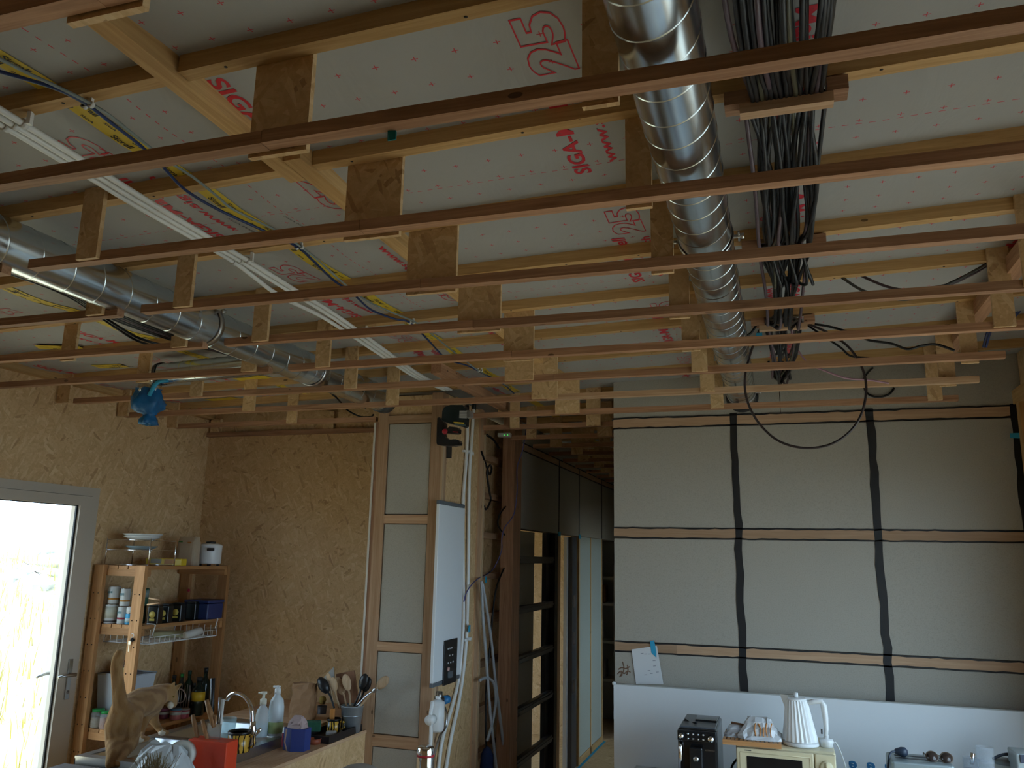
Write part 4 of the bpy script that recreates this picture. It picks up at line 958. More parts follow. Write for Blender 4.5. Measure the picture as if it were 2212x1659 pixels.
# leads in the recess
cable([on_x(a, b, -2.05) for a, b in ((1052,940),(1066,950),(1078,968))], 0.009, BLACK, 'thick black cable at the top of the recess')
cable([on_x(a, b, -2.05) for a, b in ((1040,975),(1052,1010),(1058,1025),(1062,1012),(1058,1005),(1052,1020),(1057,1060),(1060,1080),(1050,1100),(1046,1092))], 0.008, BLACK, 'knotted black cable hanging in the recess')
cable([on_x(a, b, -2.02) for a, b in ((1106,900),(1104,930),(1102,990),(1102,1030),(1104,1060))], 0.008, BLACK, 'straight black cable beside the corridor post')
cable([on_x(a, b, -2.02) for a, b in ((1100,1085),(1080,1110),(1076,1135),(1090,1155),(1104,1170),(1096,1210),(1075,1260),(1066,1310),(1058,1400),(1050,1490),(1050,1600),(1055,1700))], 0.007, BLACK, 'long black cable curving down the recess')
cable([on_y(a, b, 5.9) for a, b in ((1137,890),(1136,930),(1128,975),(1117,1010),(1117,1060),(1110,1110),(1090,1140),(1084,1165),(1083,1190),(1068,1225),(1050,1242)) ] + [on_x(a, b, XC1+0.04) for a, b in ((1030,1252),(1010,1275),(1002,1300))], 0.0045, plain('violet_lead', (0.10,0.09,0.24), 0.45), 'thin violet lead looping from corridor ceiling to the column')
for i, pts in enumerate(([(1040,1255),(1043,1330),(1050,1420),(1058,1530),(1070,1640),(1075,1700)], [(1042,1260),(1052,1320),(1062,1390),(1070,1470),(1085,1590),(1095,1700)], [(1036,1470),(1050,1464),(1066,1475),(1071,1510),(1064,1560),(1052,1600)])):
    obj('water_tube', MB().tube(catmull([on_x(a, b, -2.0) for a, b in pts], 6), 0.011, 9), plain('grey_pvc', (0.42,0.45,0.48), 0.4), None, f'grey white tube in the recess, {("straight one","leaning one","curled one")[i]}', 'tube', 'tubes in the recess')
for (a, b), lab in (((1050,1252), 'on the violet lead'), ((1014,1358), 'beside the heater'), ):
    p = on_x(a, b, XC1+0.045); obj('masking_tape', MB().cbox(p, (0.004, 0.06, 0.045), 0.2), BLUETAPE, None, f'blue masking tape flag {lab}', 'tape')
p = on_x(1052, 1640, -2.0); obj('cloth', MB().lathe([(0.03,-0.12),(0.05,-0.05),(0.045,0.03),(0.025,0.07),(0.0001,0.085)], p, 10), plain('navy_cloth', (0.01,0.02,0.07), 0.9, 0, 0.4, 20, 0, 0.6), None, 'navy cloth bundle in the recess', 'cloth')
rt = thing('network_box', on_y(1085, 944, 5.8), 'small white network box with two green lights under the corridor battens', 'network box')
p = on_y(1090, 940, 5.8); obj('case', MB().cbox(p, (0.10, 0.06, 0.03), 0.1, 0.006), plain('box_white', (0.45,0.45,0.42), 0.4), rt)
for dx in (0.008, 0.035): obj('indicator', MB().lathe([(0.003,0),(0.003,0.003)], (p.x+dx, p.y-0.033, p.z-0.004), 8, (0,-1,0)), plain('led_green', (0.05,0.4,0.05), 0.4, emit=((0.1,1,0.15), 1.2)), rt)
# paper and tapes
pa = thing('paper_note', on_y(1400, 1474, YG-0.01), 'white paper note taped to the grey wall above the white board', 'paper')
obj('sheet', MB().prism([on_y(a, b, YG-0.007) for a, b in ((1364,1403),(1419,1395),(1433,1478),(1374,1478))], (0, -0.001, 0)), plain('paper_white', (0.70,0.71,0.72), 0.8), pa)
m = MB()
for (a, b) in ((1387,1412),(1395,1413),(1403,1413),(1413,1427),(1414,1439),(1395,1458),(1407,1455),(1420,1452),(1402,1449)):
    m.add([tuple(on_y(a+dx, b+dy, YG-0.0085)) for dx, dy in ((-3,-.8),(3,-1.2),(3,.2),(-3,.6))], [(0,1,2,3)])
obj('handwriting', m, plain('pencil_grey', (0.28,0.29,0.33), 0.8), pa)
obj('tape_strip', MB().prism([on_y(a, b, YG-0.009) for a, b in ((1404,1385),(1413,1383),(1418,1409),(1418,1421),(1407,1410))], (0, -0.001, 0)), BLUETAPE, pa, 'blue masking tape holding the note')
m = MB()
for pts in (((1345,1429),(1348,1442),(1346,1452),(1340,1459)), ((1336,1446),(1343,1442),(1352,1444),(1360,1440)), ((1334,1456),(1341,1450),(1348,1455),(1356,1450),(1362,1452)), ((1338,1462),(1344,1458),(1341,1452)), ((1355,1436),(1357,1447),(1354,1458))): m.tube(catmull([on_y(a, b, YG-0.0015) for a, b in pts], 4), 0.0035, 5)
obj('scribble', m, plain('rust_stain', (0.22,0.13,0.085), 0.9), we, 'rusty brown scribble')
obj('masking_tape', MB().prism([on_y(a, b, YG-0.03) for a, b in ((2181,936),(2202,935),(2230,928),(2230,944),(2200,947),(2182,946))], (0, -0.002, 0)), BLUETAPE, None, 'bright blue tape end sticking out at the right wall corner', 'tape')
# ================================================================== KITCHEN CORNER
hw = struct('wall_half', MB().box((-2.70, 2.6, 0), (-2.508, YC-0.004, 0.88)), osb('osb_wall', OG, 'YZ'))
obj('ledge_board', MB().box((-2.715, 2.6, 0.8802), (-2.502, YC-0.004, 0.90)), pale('Y'), hw)
ZS = 0.95
su = thing('sink_cabinet', (-3.07, 3.7, 0), 'rough dark timber base carrying the steel sink', 'cabinet')
obj('carcass', MB().box((-3.43, 2.7, 0), (-2.73, 4.60, 0.885)), wood('dark_carcass_', (0.06,0.04,0.03), (0.11,0.075,0.05), 'Y'), su)
obj('top_plank', MB().box((-3.46, 2.7, 0.8852), (-2.722, 3.48, 0.915)), wood('dark_carcass_', (0.06,0.04,0.03), (0.11,0.075,0.05), 'Y'), su)
sk = thing('steel_sink', (-3.06, 4.05, 0.886), 'long stainless steel sink with two bowls resting beside the half wall', 'sink')
x0, x1, y0, y1 = -3.42, -2.72, 3.50, 4.62; rw = 0.05
m = MB().box((x0, y0, ZS-0.012), (x0+rw, y1, ZS)).box((x1-rw, y0, ZS-0.012), (x1, y1, ZS)).box((x0+rw, y0, ZS-0.012), (x1-rw, y0+rw, ZS)).box((x0+rw, y1-0.10, ZS-0.012), (x1-rw, y1, ZS)).box((x0+rw, 4.0, ZS-0.012), (x1-rw, 4.05, ZS))
m.box((x1-0.006, y0, 0.886), (x1, y1, ZS-0.012)).box((x0, y0, 0.886), (x0+0.006, y1, ZS-0.012)).box((x0, y0, 0.886), (x1, y0+0.006, ZS-0.012)).box((x0, y1-0.006, 0.886), (x1, y1, ZS-0.012))
obj('rim', m, STEEL, sk)
for a, b in ((y0+rw, 4.0), (4.05, y1-0.10)):
    m = MB(); X0_, X1_ = x0+rw, x1-rw; zb0 = 0.8885
    m.add([(X0_,a,ZS-.006),(X1_,a,ZS-.006),(X1_,b,ZS-.006),(X0_,b,ZS-.006),(X0_+.03,a+.03,zb0),(X1_-.03,a+.03,zb0),(X1_-.03,b-.03,zb0),(X0_+.03,b-.03,zb0)], [(0,1,5,4),(1,2,6,5),(2,3,7,6),(3,0,4,7),(4,5,6,7)])
    obj('bowl', m, STEEL, sk)
# faucet
fb = on_z(543, 1609, ZS); fa = thing('faucet', fb, 'chrome gooseneck faucet on the steel sink', 'faucet')
Yf = fb.y
obj('base', MB().lathe([(0.026,0),(0.026,0.012),(0.021,0.016),(0.021,0.085),(0.016,0.095),(0.016,0.12)], fb, 20), CHROME, fa)
obj('spout', MB().tube(catmull([fb+Vector((0,0,0.10))]+[on_y(a, b, Yf) for a, b in ((545,1562),(544,1538),(538,1517),(525,1502),(508,1497),(497,1502),(490,1513))], 6), 0.011, 12), CHROME, fa)
obj('lever', MB().tube([fb+Vector((0.018,0,0.055)), on_y(556,1582,Yf), on_y(564,1574,Yf)], [0.012,0.010,0.007], 10), CHROME, fa)

def cyl_thing(name, px, py, z, r, h, mat, label, cat, prof=None, group=None, parts=None):
    c = on_z(px, py, z); pr = prof or [(r*0.96,0),(r,0.006),(r,h-0.006),(r*0.96,h)]
    t = thing(name, c, label, cat, group); obj('body', MB().lathe(pr, c, 22), mat, t); return t, c
# tiger mugs
TG = NT('tiger_stripe'); v = TG.coord(scale=(1,1,0.35), rand=3.0); wv = TG.new('ShaderNodeTexWave'); wv.inputs['Scale'].default_value = 17; wv.inputs['Distortion'].default_value = 7; wv.inputs['Detail Scale'].default_value = 2.2; TG.l(v, wv.inputs['Vector'])
TG.col(TG.ramp(wv.outputs['Fac'], [(0.36, (0.015,0.012,0.01)), (0.48, (0.62,0.36,0.05))])); TG.set(Roughness=0.25)
def mug(px, py, z, r, h, label, s):
    c = on_z(px, py, z); t = thing('mug', c, label, 'mug', 'tiger striped mugs')
    obj('body', MB().lathe([(0.0001,0.004),(r*0.92,0),(r*0.96,0.004),(r,h),(r*0.94,h),(r*0.90,0.012),(0.0001,0.012)], c, 26), TG.m, t)
    obj('rim', MB().lathe([(r*0.90,h-0.012),(r*1.015,h-0.012),(r*1.015,h+0.001),(r*0.92,h+0.001),(r*0.90,h-0.012)], c, 26), plain('mug_black', (0.012,0.012,0.012), 0.25), t)
    a = c+Vector((s*r*0.95,0,0)); obj('handle', MB().tube(catmull([a+Vector((0,0,h*0.8)), a+Vector((s*0.028,0,h*0.75)), a+Vector((s*0.03,0,h*0.35)), a+Vector((0,0,h*0.22))], 5), 0.006, 8), TG.m, t)
mug(515, 1623, ZS, 0.060, 0.10, 'large tiger striped mug on the sink edge behind the red knife block', 1)
mug(720, 1580, 0.9135, 0.042, 0.075, 'tiger striped mug in the black tray beside the utensil bucket', 1)
# knife block
kb = on_y(446, 1659, 3.45); kx0, kx1 = on_y(404, 1600, 3.45).x, on_y(489, 1600, 3.45).x; kz = on_y(446, 1601, 3.45).z
kt = thing('knife_block', ((kx0+kx1)/2, 3.5, 0.9155), 'glossy orange red knife block full of knives on the sink', 'knife block')
obj('block', MB().cbox(((kx0+kx1)/2, 3.50, (kz+0.9155)/2), (kx1-kx0, 0.09, kz-0.9155), 0, 0.006), plain('orange_red_plastic', (0.62,0.055,0.018), 0.35), kt)
HW = wood('knife_handle_', (0.24,0.12,0.05), (0.38,0.21,0.10), 'Z', 0.45, 0.1)
def kn(pa, pb, w0, lab, blade=0.03):
    a = on_y(*pa, 3.5); b = on_y(*pb, 3.5); t = thing('kitchen_knife', a, lab, 'knife', 'knives in the block'); d = (b-a).normalized()
    obj('handle', MB().tube([a, a+(b-a)*0.15, a+(b-a)*0.6, b], [w0*0.8, w0, w0*1.05, w0*0.75], 8), HW, t)
    obj('blade', MB().cbox(a-d*0.03, (blade, 0.003, 0.065)), STEEL, t)
kn((427,1597),(416,1544), 0.011, 'wooden knife with pale handle end at the block corner')
kn((449,1598),(437,1554), 0.011, 'short wooden knife in the middle of the red block')
kn((463,1571),(446,1512), 0.013, 'longest wooden handled knife standing out of the red block', 0.034)
c = on_y(461, 1590, 3.5); t = thing('cleaver', c, 'wide steel cleaver blade standing in the red block', 'cleaver'); obj('blade', MB().cbox(c, (0.075, 0.004, 0.11)), STEEL, t); obj('handle', MB().cbox(c+Vector((0.0,0,0.07)), (0.02,0.012,0.05), 0, 0.004), HW, t)
for i, (pa, pb, r_, mt, lab) in enumerate((((470,1600),(476,1506), 0.008, STEEL, 'dull steel sharpening rod in the red block'), ((473,1604),(482,1510), 0.007, plain('grey_handle', (0.5,0.5,0.48), 0.4), 'grey handled steel spatula in the red block'), ((457,1580),(460,1465), 0.009, BLKPL, 'tall black handled knife rising from the red block'))):
    obj('utensil', MB().tube([on_y(*pa, 3.52), on_y((pa[0]+pb[0])/2, (pa[1]+pb[1])/2, 3.52), on_y(*pb, 3.52)], [r_*0.7, r_, r_*1.2], 8), mt, None, lab, 'utensil', 'tools in the knife block')
# clear cup in the sink, bottles by the back
t, c = cyl_thing('plastic_cup', 490, 1602, 0.8892, 0.05, 0.13, clear('clear_cup', (0.85,0.92,0.93), 0.3), 'clear plastic cup standing in the steel sink', 'cup', [(0.036,0),(0.044,0.13),(0.046,0.13),(0.038,-0.0)])
p = on_z(563, 1591, ZS-0.0); t = thing('soap_bottle', p, 'clear pump soap bottle behind the faucet', 'bottle')
obj('body', MB().lathe([(0.036,0),(0.038,0.01),(0.038,0.11),(0.030,0.145),(0.016,0.165),(0.016,0.175)], p, 22), clear('soap_clear', (0.88,0.93,0.95), 0.35), t)
obj('soap', MB().lathe([(0.035,0.004),(0.036,0.01),(0.036,0.07),(0.0001,0.071)], p, 20), plain('soap_liquid', (0.55,0.66,0.72), 0.2), t)
obj('pump', MB().lathe([(0.019,0.172),(0.019,0.20),(0.008,0.205),(0.008,0.225),(0.018,0.228),(0.018,0.24),(0.0001,0.242)], p, 16).tube([p+Vector((0,0,0.234)), p+Vector((-0.03,-0.01,0.232))], 0.005, 8), plain('pump_cream', (0.66,0.62,0.5), 0.4), t)
p = on_z(593, 1588, ZS-0.0); t = thing('detergent_bottle', p, 'white translucent detergent bottle with green label by the sink', 'bottle')
obj('body', MB().lathe([(0.040,0),(0.043,0.01),(0.043,0.15),(0.036,0.19),(0.018,0.215),(0.016,0.225)], p, 22), plain('bottle_white', (0.62,0.68,0.70), 0.3), t)
obj('cap', MB().lathe([(0.018,0.224),(0.018,0.25),(0.010,0.255),(0.008,0.268),(0.0001,0.27)], p, 14).cbox(p+Vector((-0.008,0,0.262)), (0.04,0.016,0.010)), plain('cap_white', (0.7,0.72,0.72), 0.4), t)
obj('label', MB().lathe([(0.0437,0.015),(0.0437,0.075)], p, 22), plain('label_green', (0.42,0.55,0.25), 0.5), t)
# brown paper bag, blue box, lid, tray, sponge
def crumple(base, w_, d_, h_, top=0.75, n=20, rows=7, amp=0.12):
    m = MB(); vs = []
    for i in range(rows+1):
        f = i/rows; k = 1-(1-top)*f
        for q in range(n):
            t = 2*PI*q/n; c, s = math.cos(t), math.sin(t); e = 0.55
            X = (abs(c)**e)*(1 if c > 0 else -1)*w_/2*k; Yq = (abs(s)**e)*(1 if s > 0 else -1)*d_/2*(k if i < rows else k*0.5)
            a = amp*(0.3 if i == 0 else 1); vs.append((base.x+X*(1+R.uniform(-a,a)), base.y+Yq*(1+R.uniform(-a,a)), base.z+h_*f*(1+(R.uniform(-a,a)*0.4 if i else 0))))
    fs = [(i*n+q, i*n+(q+1) % n, (i+1)*n+(q+1) % n, (i+1)*n+q) for i in range(rows) for q in range(n)] + [tuple(reversed(range(n))), tuple(range(rows*n, rows*n+n))]
    return m.add(vs, fs)
LZ_ = 0.9002
sb = struct_sb = thing('drain_shelf', (-2.84, 4.75, 0), 'plain timber shelf between sink and back wall', 'shelf')
obj('board', MB().box((-3.42, 4.63, 0.925), (-2.72, 5.32, 0.95)), pale('X'), sb)
obj('support', MB().box((-3.40, 4.66, 0), (-3.34, 5.30, 0.925)), pale('Z'), sb); obj('support', MB().box((-2.80, 4.66, 0), (-2.74, 5.30, 0.925)), pale('Z'), sb)
obj('paper_bag', crumple(on_z(653, 1553, 0.951), 0.17, 0.07, 0.21, 0.95), plain('kraft_brown', (0.30,0.16,0.075), 0.75, 0, 0.2, 30), None, 'crumpled brown kraft paper bag standing behind the sink', 'paper bag')
p = on_z(640, 1619, LZ_); t = thing('carton', p, 'blue hexagonal carton with string and paper scraps on the ledge', 'carton')
hexp = lambda r_, z: [(p.x+r_*math.cos(PI/6+PI/3*i), p.y+r_*math.sin(PI/6+PI/3*i)*0.8, z) for i in range(6)]
obj('box', MB().prism(hexp(0.078, p.z), (0,0,0.115)), plain('carton_blue', (0.025,0.045,0.20), 0.5), t)
obj('red_face', MB().cbox((p.x-0.066, p.y-0.022, p.z+0.05), (0.006,0.03,0.07), -0.6), plain('carton_red', (0.30,0.02,0.05), 0.5), t)
obj('paper_scraps', crumple(Vector((p.x, p.y, p.z+0.1152)), 0.11, 0.08, 0.06, 0.5, 14, 4, 0.25), plain('scrap_pink', (0.45,0.34,0.33), 0.8), t)
obj('string', MB().tube([(p.x-0.03, p.y-0.066, p.z+0.115), (p.x-0.035, p.y-0.068, p.z+0.05), (p.x-0.02, p.y-0.066, p.z+0.005)], 0.004, 6), plain('string_tan', (0.35,0.22,0.16), 0.8), t)
t, c = cyl_thing('dish', 680, 1607, LZ_, 0.04, 0.03, plain('terracotta', (0.30,0.07,0.03), 0.5), 'small terracotta dish beside the blue carton', 'dish', [(0.03,0),(0.036,0.03),(0.033,0.03),(0.028,0.006),(0.0001,0.006)])
ta, tb = on_z(690, 1598, LZ_), on_z(748, 1582, LZ_)
tr_ = thing('tray', (-2.61, (ta.y+tb.y)/2, LZ_), 'black plastic tray with washing things on the ledge', 'tray')
cx, cy_ = -2.605, (ta.y+tb.y)/2; L_, W_ = 0.40, 0.19; zt_ = LZ_
obj('base', MB().box((cx-W_/2, cy_-L_/2, zt_), (cx+W_/2, cy_+L_/2, zt_+0.008)), BLKPL, tr_)
for a, b in (((cx-W_/2, cy_-L_/2), (cx-W_/2+0.006, cy_+L_/2)), ((cx+W_/2-0.006, cy_-L_/2), (cx+W_/2, cy_+L_/2)), ((cx-W_/2+0.006, cy_-L_/2), (cx+W_/2-0.006, cy_-L_/2+0.006)), ((cx-W_/2+0.006, cy_+L_/2-0.006), (cx+W_/2-0.006, cy_+L_/2))):
    obj('side', MB().box((a[0], a[1], zt_+0.008), (b[0], b[1], zt_+0.04)), BLKPL, tr_)
obj('sponge', MB().cbox(on_z(676, 1580, 0.935)+Vector((0,0,0.03)), (0.09, 0.05, 0.06), 0.5, 0.008), plain('sponge_green', (0.02,0.09,0.05), 0.95, 0, 0.3, 80, 0, 0.5), None, 'dark green scouring sponge leaning on the black tray', 'sponge')
obj('soap_bar', MB().cbox(on_z(715, 1588, 0.9135)+Vector((0,0,0.012)), (0.06, 0.045, 0.024), 0.4, 0.008), plain('soap_grey', (0.45,0.46,0.46), 0.4), None, 'grey soap bar in the black tray', 'soap')
obj('brush', MB().cbox(on_z(716, 1572, 0.93)+Vector((0,0,0.06)), (0.028, 0.028, 0.10), 0.2, 0.008), plain('brush_orange', (0.52,0.20,0.04), 0.5), None, 'orange bottle brush standing in the tiger mug', 'brush')
# galvanised bucket with utensils
bk = on_z(758, 1581, LZ_); bt = thing('utensil_bucket', bk, 'galvanised metal bucket of kitchen utensils beside the column', 'bucket')
obj('bucket', MB().lathe([(0.0001,0.0),(0.052,0.0),(0.070,0.15),(0.073,0.152),(0.070,0.156),(0.066,0.15),(0.049,0.006),(0.0001,0.006)], bk, 26), plain('bucket_zinc', (0.36,0.40,0.43), 0.35, 0.55, 0.15, 40), bt)
obj('rim_ring', MB().lathe([(0.062,0.095),(0.0655,0.098),(0.062,0.103)], bk, 26), plain('bucket_zinc', (0.36,0.40,0.43), 0.35, 0.55, 0.15, 40), bt)
YU = bk.y
PW_ = wood('spoon_wood_', (0.42,0.28,0.16), (0.56,0.40,0.26), 'Z', 0.6, 0.0)
def spoon(pts, mat, label, head, r_=0.006, flat=0.35, yoff=0.0):
    P = [on_y(a, b, YU+yoff) for a, b in pts]; t = thing('spoon', P[0], label, 'spoon', 'utensils in the bucket')
    P = [bk+Vector((0, yoff, 0.10))] + P if (P[0]-bk).length > 0.2 else P
    obj('handle', MB().tube(catmull(P, 5), r_, 7), mat, t)
    d = (P[-1]-P[-2]).normalized(); c = P[-1]+d*head*0.8; m = MB(); vs = []; nu, nv = 7, 12
    e = Vector((0,1,0)); s = d.cross(e).normalized()
    for i in range(nu):
        for q in range(nv):
            th = PI*i/(nu-1); ph = 2*PI*q/nv
            vs.append(tuple(c + d*(-math.cos(th)*head*1.15) + s*(math.sin(th)*math.cos(ph)*head*0.68) + e*(math.sin(th)*math.sin(ph)*head*flat)))
    obj('head', m.add(vs, [(i*nv+q, i*nv+(q+1) % nv, (i+1)*nv+(q+1) % nv, (i+1)*nv+q) for i in range(nu-1) for q in range(nv)], True), mat, t)
spoon([(757,1524),(755,1500),(752,1487)], PW_, 'pale wooden spoon standing upright in the bucket', 0.045)
spoon([(735,1530),(726,1505),(723,1490)], PW_, 'cream wooden spoon leaning left in the bucket', 0.040, yoff=-0.015)
spoon([(720,1525),(715,1490),(711,1470)], PW_, 'long thin wooden stirrer with curled end', 0.024, yoff=-0.02)
spoon([(748,1525),(744,1505),(740,1495)], PW_, 'broad wooden spatula in the bucket', 0.05, flat=0.1, yoff=0.02)
spoon([(775,1530),(800,1500),(818,1483)], PW_, 'big wooden spoon reaching across the column', 0.045)
spoon([(765,1524),(776,1500),(781,1485)], BLKPL, 'black plastic spoon with upright head', 0.045, yoff=0.012)
spoon([(772,1524),(782,1505),(788,1490)], BLKPL, 'black slotted spoon behind its twin', 0.042, yoff=0.03)
spoon([(770,1526),(790,1505),(805,1494)], STEEL, 'steel spoon handle pointing at the grey panel', 0.02)
spoon([(722,1530),(714,1505),(706,1492)], BLKPL, 'black soup ladle hanging over the bucket rim', 0.05, flat=0.6, yoff=-0.03)
obj('grater', MB().prism([on_y(a, b, YU+0.05) for a, b in ((688,1476),(721,1440),(724,1480),(712,1490))], (0, 0.004, 0)), plain('grater_steel', (0.30,0.31,0.32), 0.35, 1.0), None, 'triangular steel grater plate behind the ladle', 'grater')
obj('cutting_board', MB().prism([on_y(a, b, YU+0.09) for a, b in ((726,1456),(764,1448),(776,1530),(730,1530))], (0, 0.015, 0)), wood('board_dark_', (0.20,0.09,0.05), (0.30,0.15,0.08), 'Z'), None, 'dark wooden chopping board behind the bucket', 'board')
t, c = cyl_thing('brush_holder', 694, 1556, 0.9082, 0.03, 0.09, plain('dark_cup', (0.05,0.04,0.04), 0.5), 'dark brown cup with washing brushes on the tray', 'cup', [(0.026,0),(0.03,0.09),(0.027,0.09),(0.024,0.005),(0.0001,0.005)])
obj('brush_head', MB().lathe([(0.016,0.10),(0.024,0.125),(0.018,0.145),(0.0001,0.15)], c, 12), plain('brush_mustard', (0.32,0.22,0.05), 0.9), t)

# ================================================================== WOODEN SHELF RACK
SX0, SX1, SY0, SY1 = -4.265, -3.86, 4.335, 5.20
sz = lambda px, py: on_y(px, py, SY0).z
z1s, z2s, z3s = sz(262, 1222), sz(250, 1350), sz(232, 1580)
rk = thing('shelf_rack', ((SX0+SX1)/2, (SY0+SY1)/2, 0), 'open pine shelf rack between glazed door and kitchen corner', 'shelf')
for (x, y) in ((SX0, SY0), (SX1-0.075, SY0), (SX0, SY1-0.03), (SX1-0.075, SY1-0.03)):
    po = obj('post', MB().box((x, y, 0), (x+0.075, y+0.03, z1s+0.004)), shelfwood('Z'), rk)
    for zc_ in [0.25+0.16*i for i in range(10)]:
        for dx in (0.018, 0.055):
            if y < SY0+0.1: obj('peg_hole_shade', MB().lathe([(0.0001,0),(0.0045,0)], (x+dx, y-0.0006, zc_), 8, (0,-1,0)), plain('hole_shade_paint', (0.01,0.008,0.006), 0.9), po)  # peg holes are not cut: flat dark discs paint the shade inside them
for zt_ in (z1s, z2s, z3s, 0.40):
    for y in (SY0+0.031, SY1-0.061): obj('cross_rail', MB().box((SX0+0.002, y, zt_-0.065), (SX1-0.002, y+0.028, zt_-0.0225)), shelfwood('X'), rk)
    n = 5; wd = (SX1-SX0)/n
    for i in range(n): obj('slat', MB().box((SX0+wd*i+0.004, SY0+0.031, zt_-0.022), (SX0+wd*(i+1)-0.004, SY1-0.031, zt_)), shelfwood('Y'), rk)
e_ = 0.0003
S1, S2, S3 = z1s+e_, z2s+e_, z3s+e_
# plate rack with plates
pr0 = on_z(243, 1217, S1); 
px0, px1 = pr0.x, on_z(360, 1219, S1).x
rxa, rxb, rya, ryb = SX0+0.02, SX1-0.03, SY0+0.06, SY0+0.30
pk = thing('plate_rack', ((rxa+rxb)/2, (rya+ryb)/2, S1), 'chrome wire plate rack on top of the pine shelf', 'rack')
zr1, zr2 = S1+0.10, S1+0.165
for x in (rxa, rxb):
    for y in (rya, ryb): obj('post', MB().tube([(x,y,S1),(x,y,zr2+0.01)], 0.0045, 8), CHROME, pk)
for z in (zr1, zr2, S1+0.005):
    for y in (rya, ryb): obj('rod', MB().tube([(rxa,y,z),(rxb,y,z)], 0.003, 6), CHROME, pk)
    if z > S1+0.05:
        for i in range(5): x = rxa+(rxb-rxa)*(i+0.5)/5; obj('rod', MB().tube([(x,rya,z),(x,ryb,z)], 0.0022, 6), CHROME, pk)
pc = ((rxa+rxb)/2, (rya+ryb)/2)
def plate_dish(z, r, mat, lab): obj('plate', MB().lathe([(0.0001,0.004),(r*0.6,0.004),(r*0.62,0.0),(r*0.66,0.002),(r,0.020),(r,0.024),(r*0.64,0.010),(0.0001,0.008)], (pc[0], pc[1], z), 32), mat, None, lab, 'plate', 'plates in the rack')
plate_dish(zr2+0.0035, 0.118, plain('china_white', (0.72,0.75,0.75), 0.2), 'white china plate on the top tier of the rack')
plate_dish(zr2+0.018, 0.125, plain('china_white', (0.72,0.75,0.75), 0.2), 'second white plate stacked on the top tier')
plate_dish(zr1+0.0035, 0.10, plain('china_blue', (0.22,0.30,0.34), 0.25), 'blue grey plate on the lower tier of the rack')
# yellow pack, paper bag, cooker
p = on_y(352, 1217, 4.68); p.z = S1; t = thing('snack_pack', p, 'long yellow packet lying on top of the shelf rack', 'packet')
obj('box', MB().cbox((p.x, p.y+0.03, S1+0.024), (0.27, 0.07, 0.048), 0.12, 0.006), plain('packet_yellow', (0.70,0.50,0.03), 0.4), t)
obj('stripe', MB().cbox((p.x+0.05, p.y-0.001, S1+0.027), (0.07, 0.004, 0.034), 0.12), plain('packet_orange', (0.45,0.20,0.05), 0.5), t)
obj('print', MB().cbox((p.x-0.05, p.y-0.013, S1+0.030), (0.08, 0.004, 0.03), 0.12), plain('packet_grey', (0.30,0.28,0.22), 0.5), t)
p = on_y(405, 1215, 4.93)
t = thing('flour_bag', (p.x, p.y, S1), 'beige paper bag of flour with green mark on the shelf rack', 'bag')
obj('bag', crumple(Vector((p.x, p.y, S1)), 0.17, 0.09, 0.20, 0.92, 20, 5, 0.03), plain('bag_beige', (0.46,0.36,0.25), 0.8), t)
obj('mark', MB().cbox((p.x-0.035, p.y-0.049, S1+0.165), (0.03,0.003,0.01)), plain('mark_green', (0.08,0.25,0.06), 0.6), t)
obj('mark', MB().cbox((p.x+0.04, p.y-0.049, S1+0.16), (0.03,0.003,0.01)), plain('mark_orange', (0.5,0.2,0.04), 0.6), t)
p = on_z(452, 1219, S1); t = thing('rice_cooker', (p.x-0.01, 5.08, S1), 'white cooker pot with black handle beside the flour bag', 'cooker')
c = Vector((on_y(452, 1215, 5.08).x, 5.08, S1)); 
obj('pot', MB().lathe([(0.075,0.012),(0.08,0.02),(0.082,0.14),(0.078,0.15),(0.05,0.158),(0.0001,0.16)], c, 28), WHITE, t)
obj('lid_knob', MB().lathe([(0.035,0.158),(0.035,0.172),(0.0001,0.174)], c, 16), BLKPL, t)
obj('handle', MB().cbox(c+Vector((0.055,-0.068,0.115)), (0.05,0.03,0.022), 0.6, 0.005), BLKPL, t)
for a in (0.6, 2.2, 3.8, 5.3): obj('foot', MB().lathe([(0.01,0),(0.01,0.013)], c+Vector((0.06*math.cos(a),0.06*math.sin(a),0)), 8), BLKPL, t)
# cans on the second shelf
CANW = plain('can_label_white', (0.62,0.66,0.66), 0.4); CANM = plain('can_metal', (0.6,0.6,0.58), 0.25, 1.0)
def can(x, y, z, r, h, lab, band=None, base=CANW, text=None):
    t = thing('can', (x, y, z), lab, 'can', 'cans on the second shelf')
    obj('body', MB().lathe([(r*0.95,0),(r,0.004),(r,h-0.004),(r*0.95,h)], (x,y,z), 22), base, t)
    obj('lid', MB().lathe([(r*0.96,h),(r*0.96,h+0.003),(r*0.9,h+0.001),(0.0001,h+0.001)], (x,y,z), 22), CANM, t)
    if band:
        for zz0, zz1, c in band: obj('label_print', MB().lathe([(r+0.0006,h*zz0),(r+0.0006,h*zz1)], (x,y,z), 22), plain('print_%d_%d_%d' % tuple(int(99*q) for q in c), c, 0.5), t)
    if text:
        m = MB(); put_text(m, text, (x-r*0.55, y-r*1.04, z+h*0.62), (1,0,0), (0,0,1), r*1.1, h*0.13, bold=0.01); obj('label_text', m, plain('print_teal', (0.04,0.20,0.24), 0.5), t)
    return t
yA = SY0+0.085; cr = 0.036; ch = 0.108
cxs = [on_y(236, 1345, yA).x, on_y(260, 1345, yA).x]
can(cxs[0]+0.005, yA, S2, 0.042, ch+0.01, 'big cream can with barcode label on the second shelf', [(0.08,0.16,(0.1,0.1,0.1)),(0.3,0.9,(0.58,0.60,0.50))])
can(cxs[1]+0.012, yA, S2, cr-0.004, ch-0.002, 'white can with dark red berries printed, lower row', [(0.28,0.38,(0.4,0.03,0.06))], text='aee')
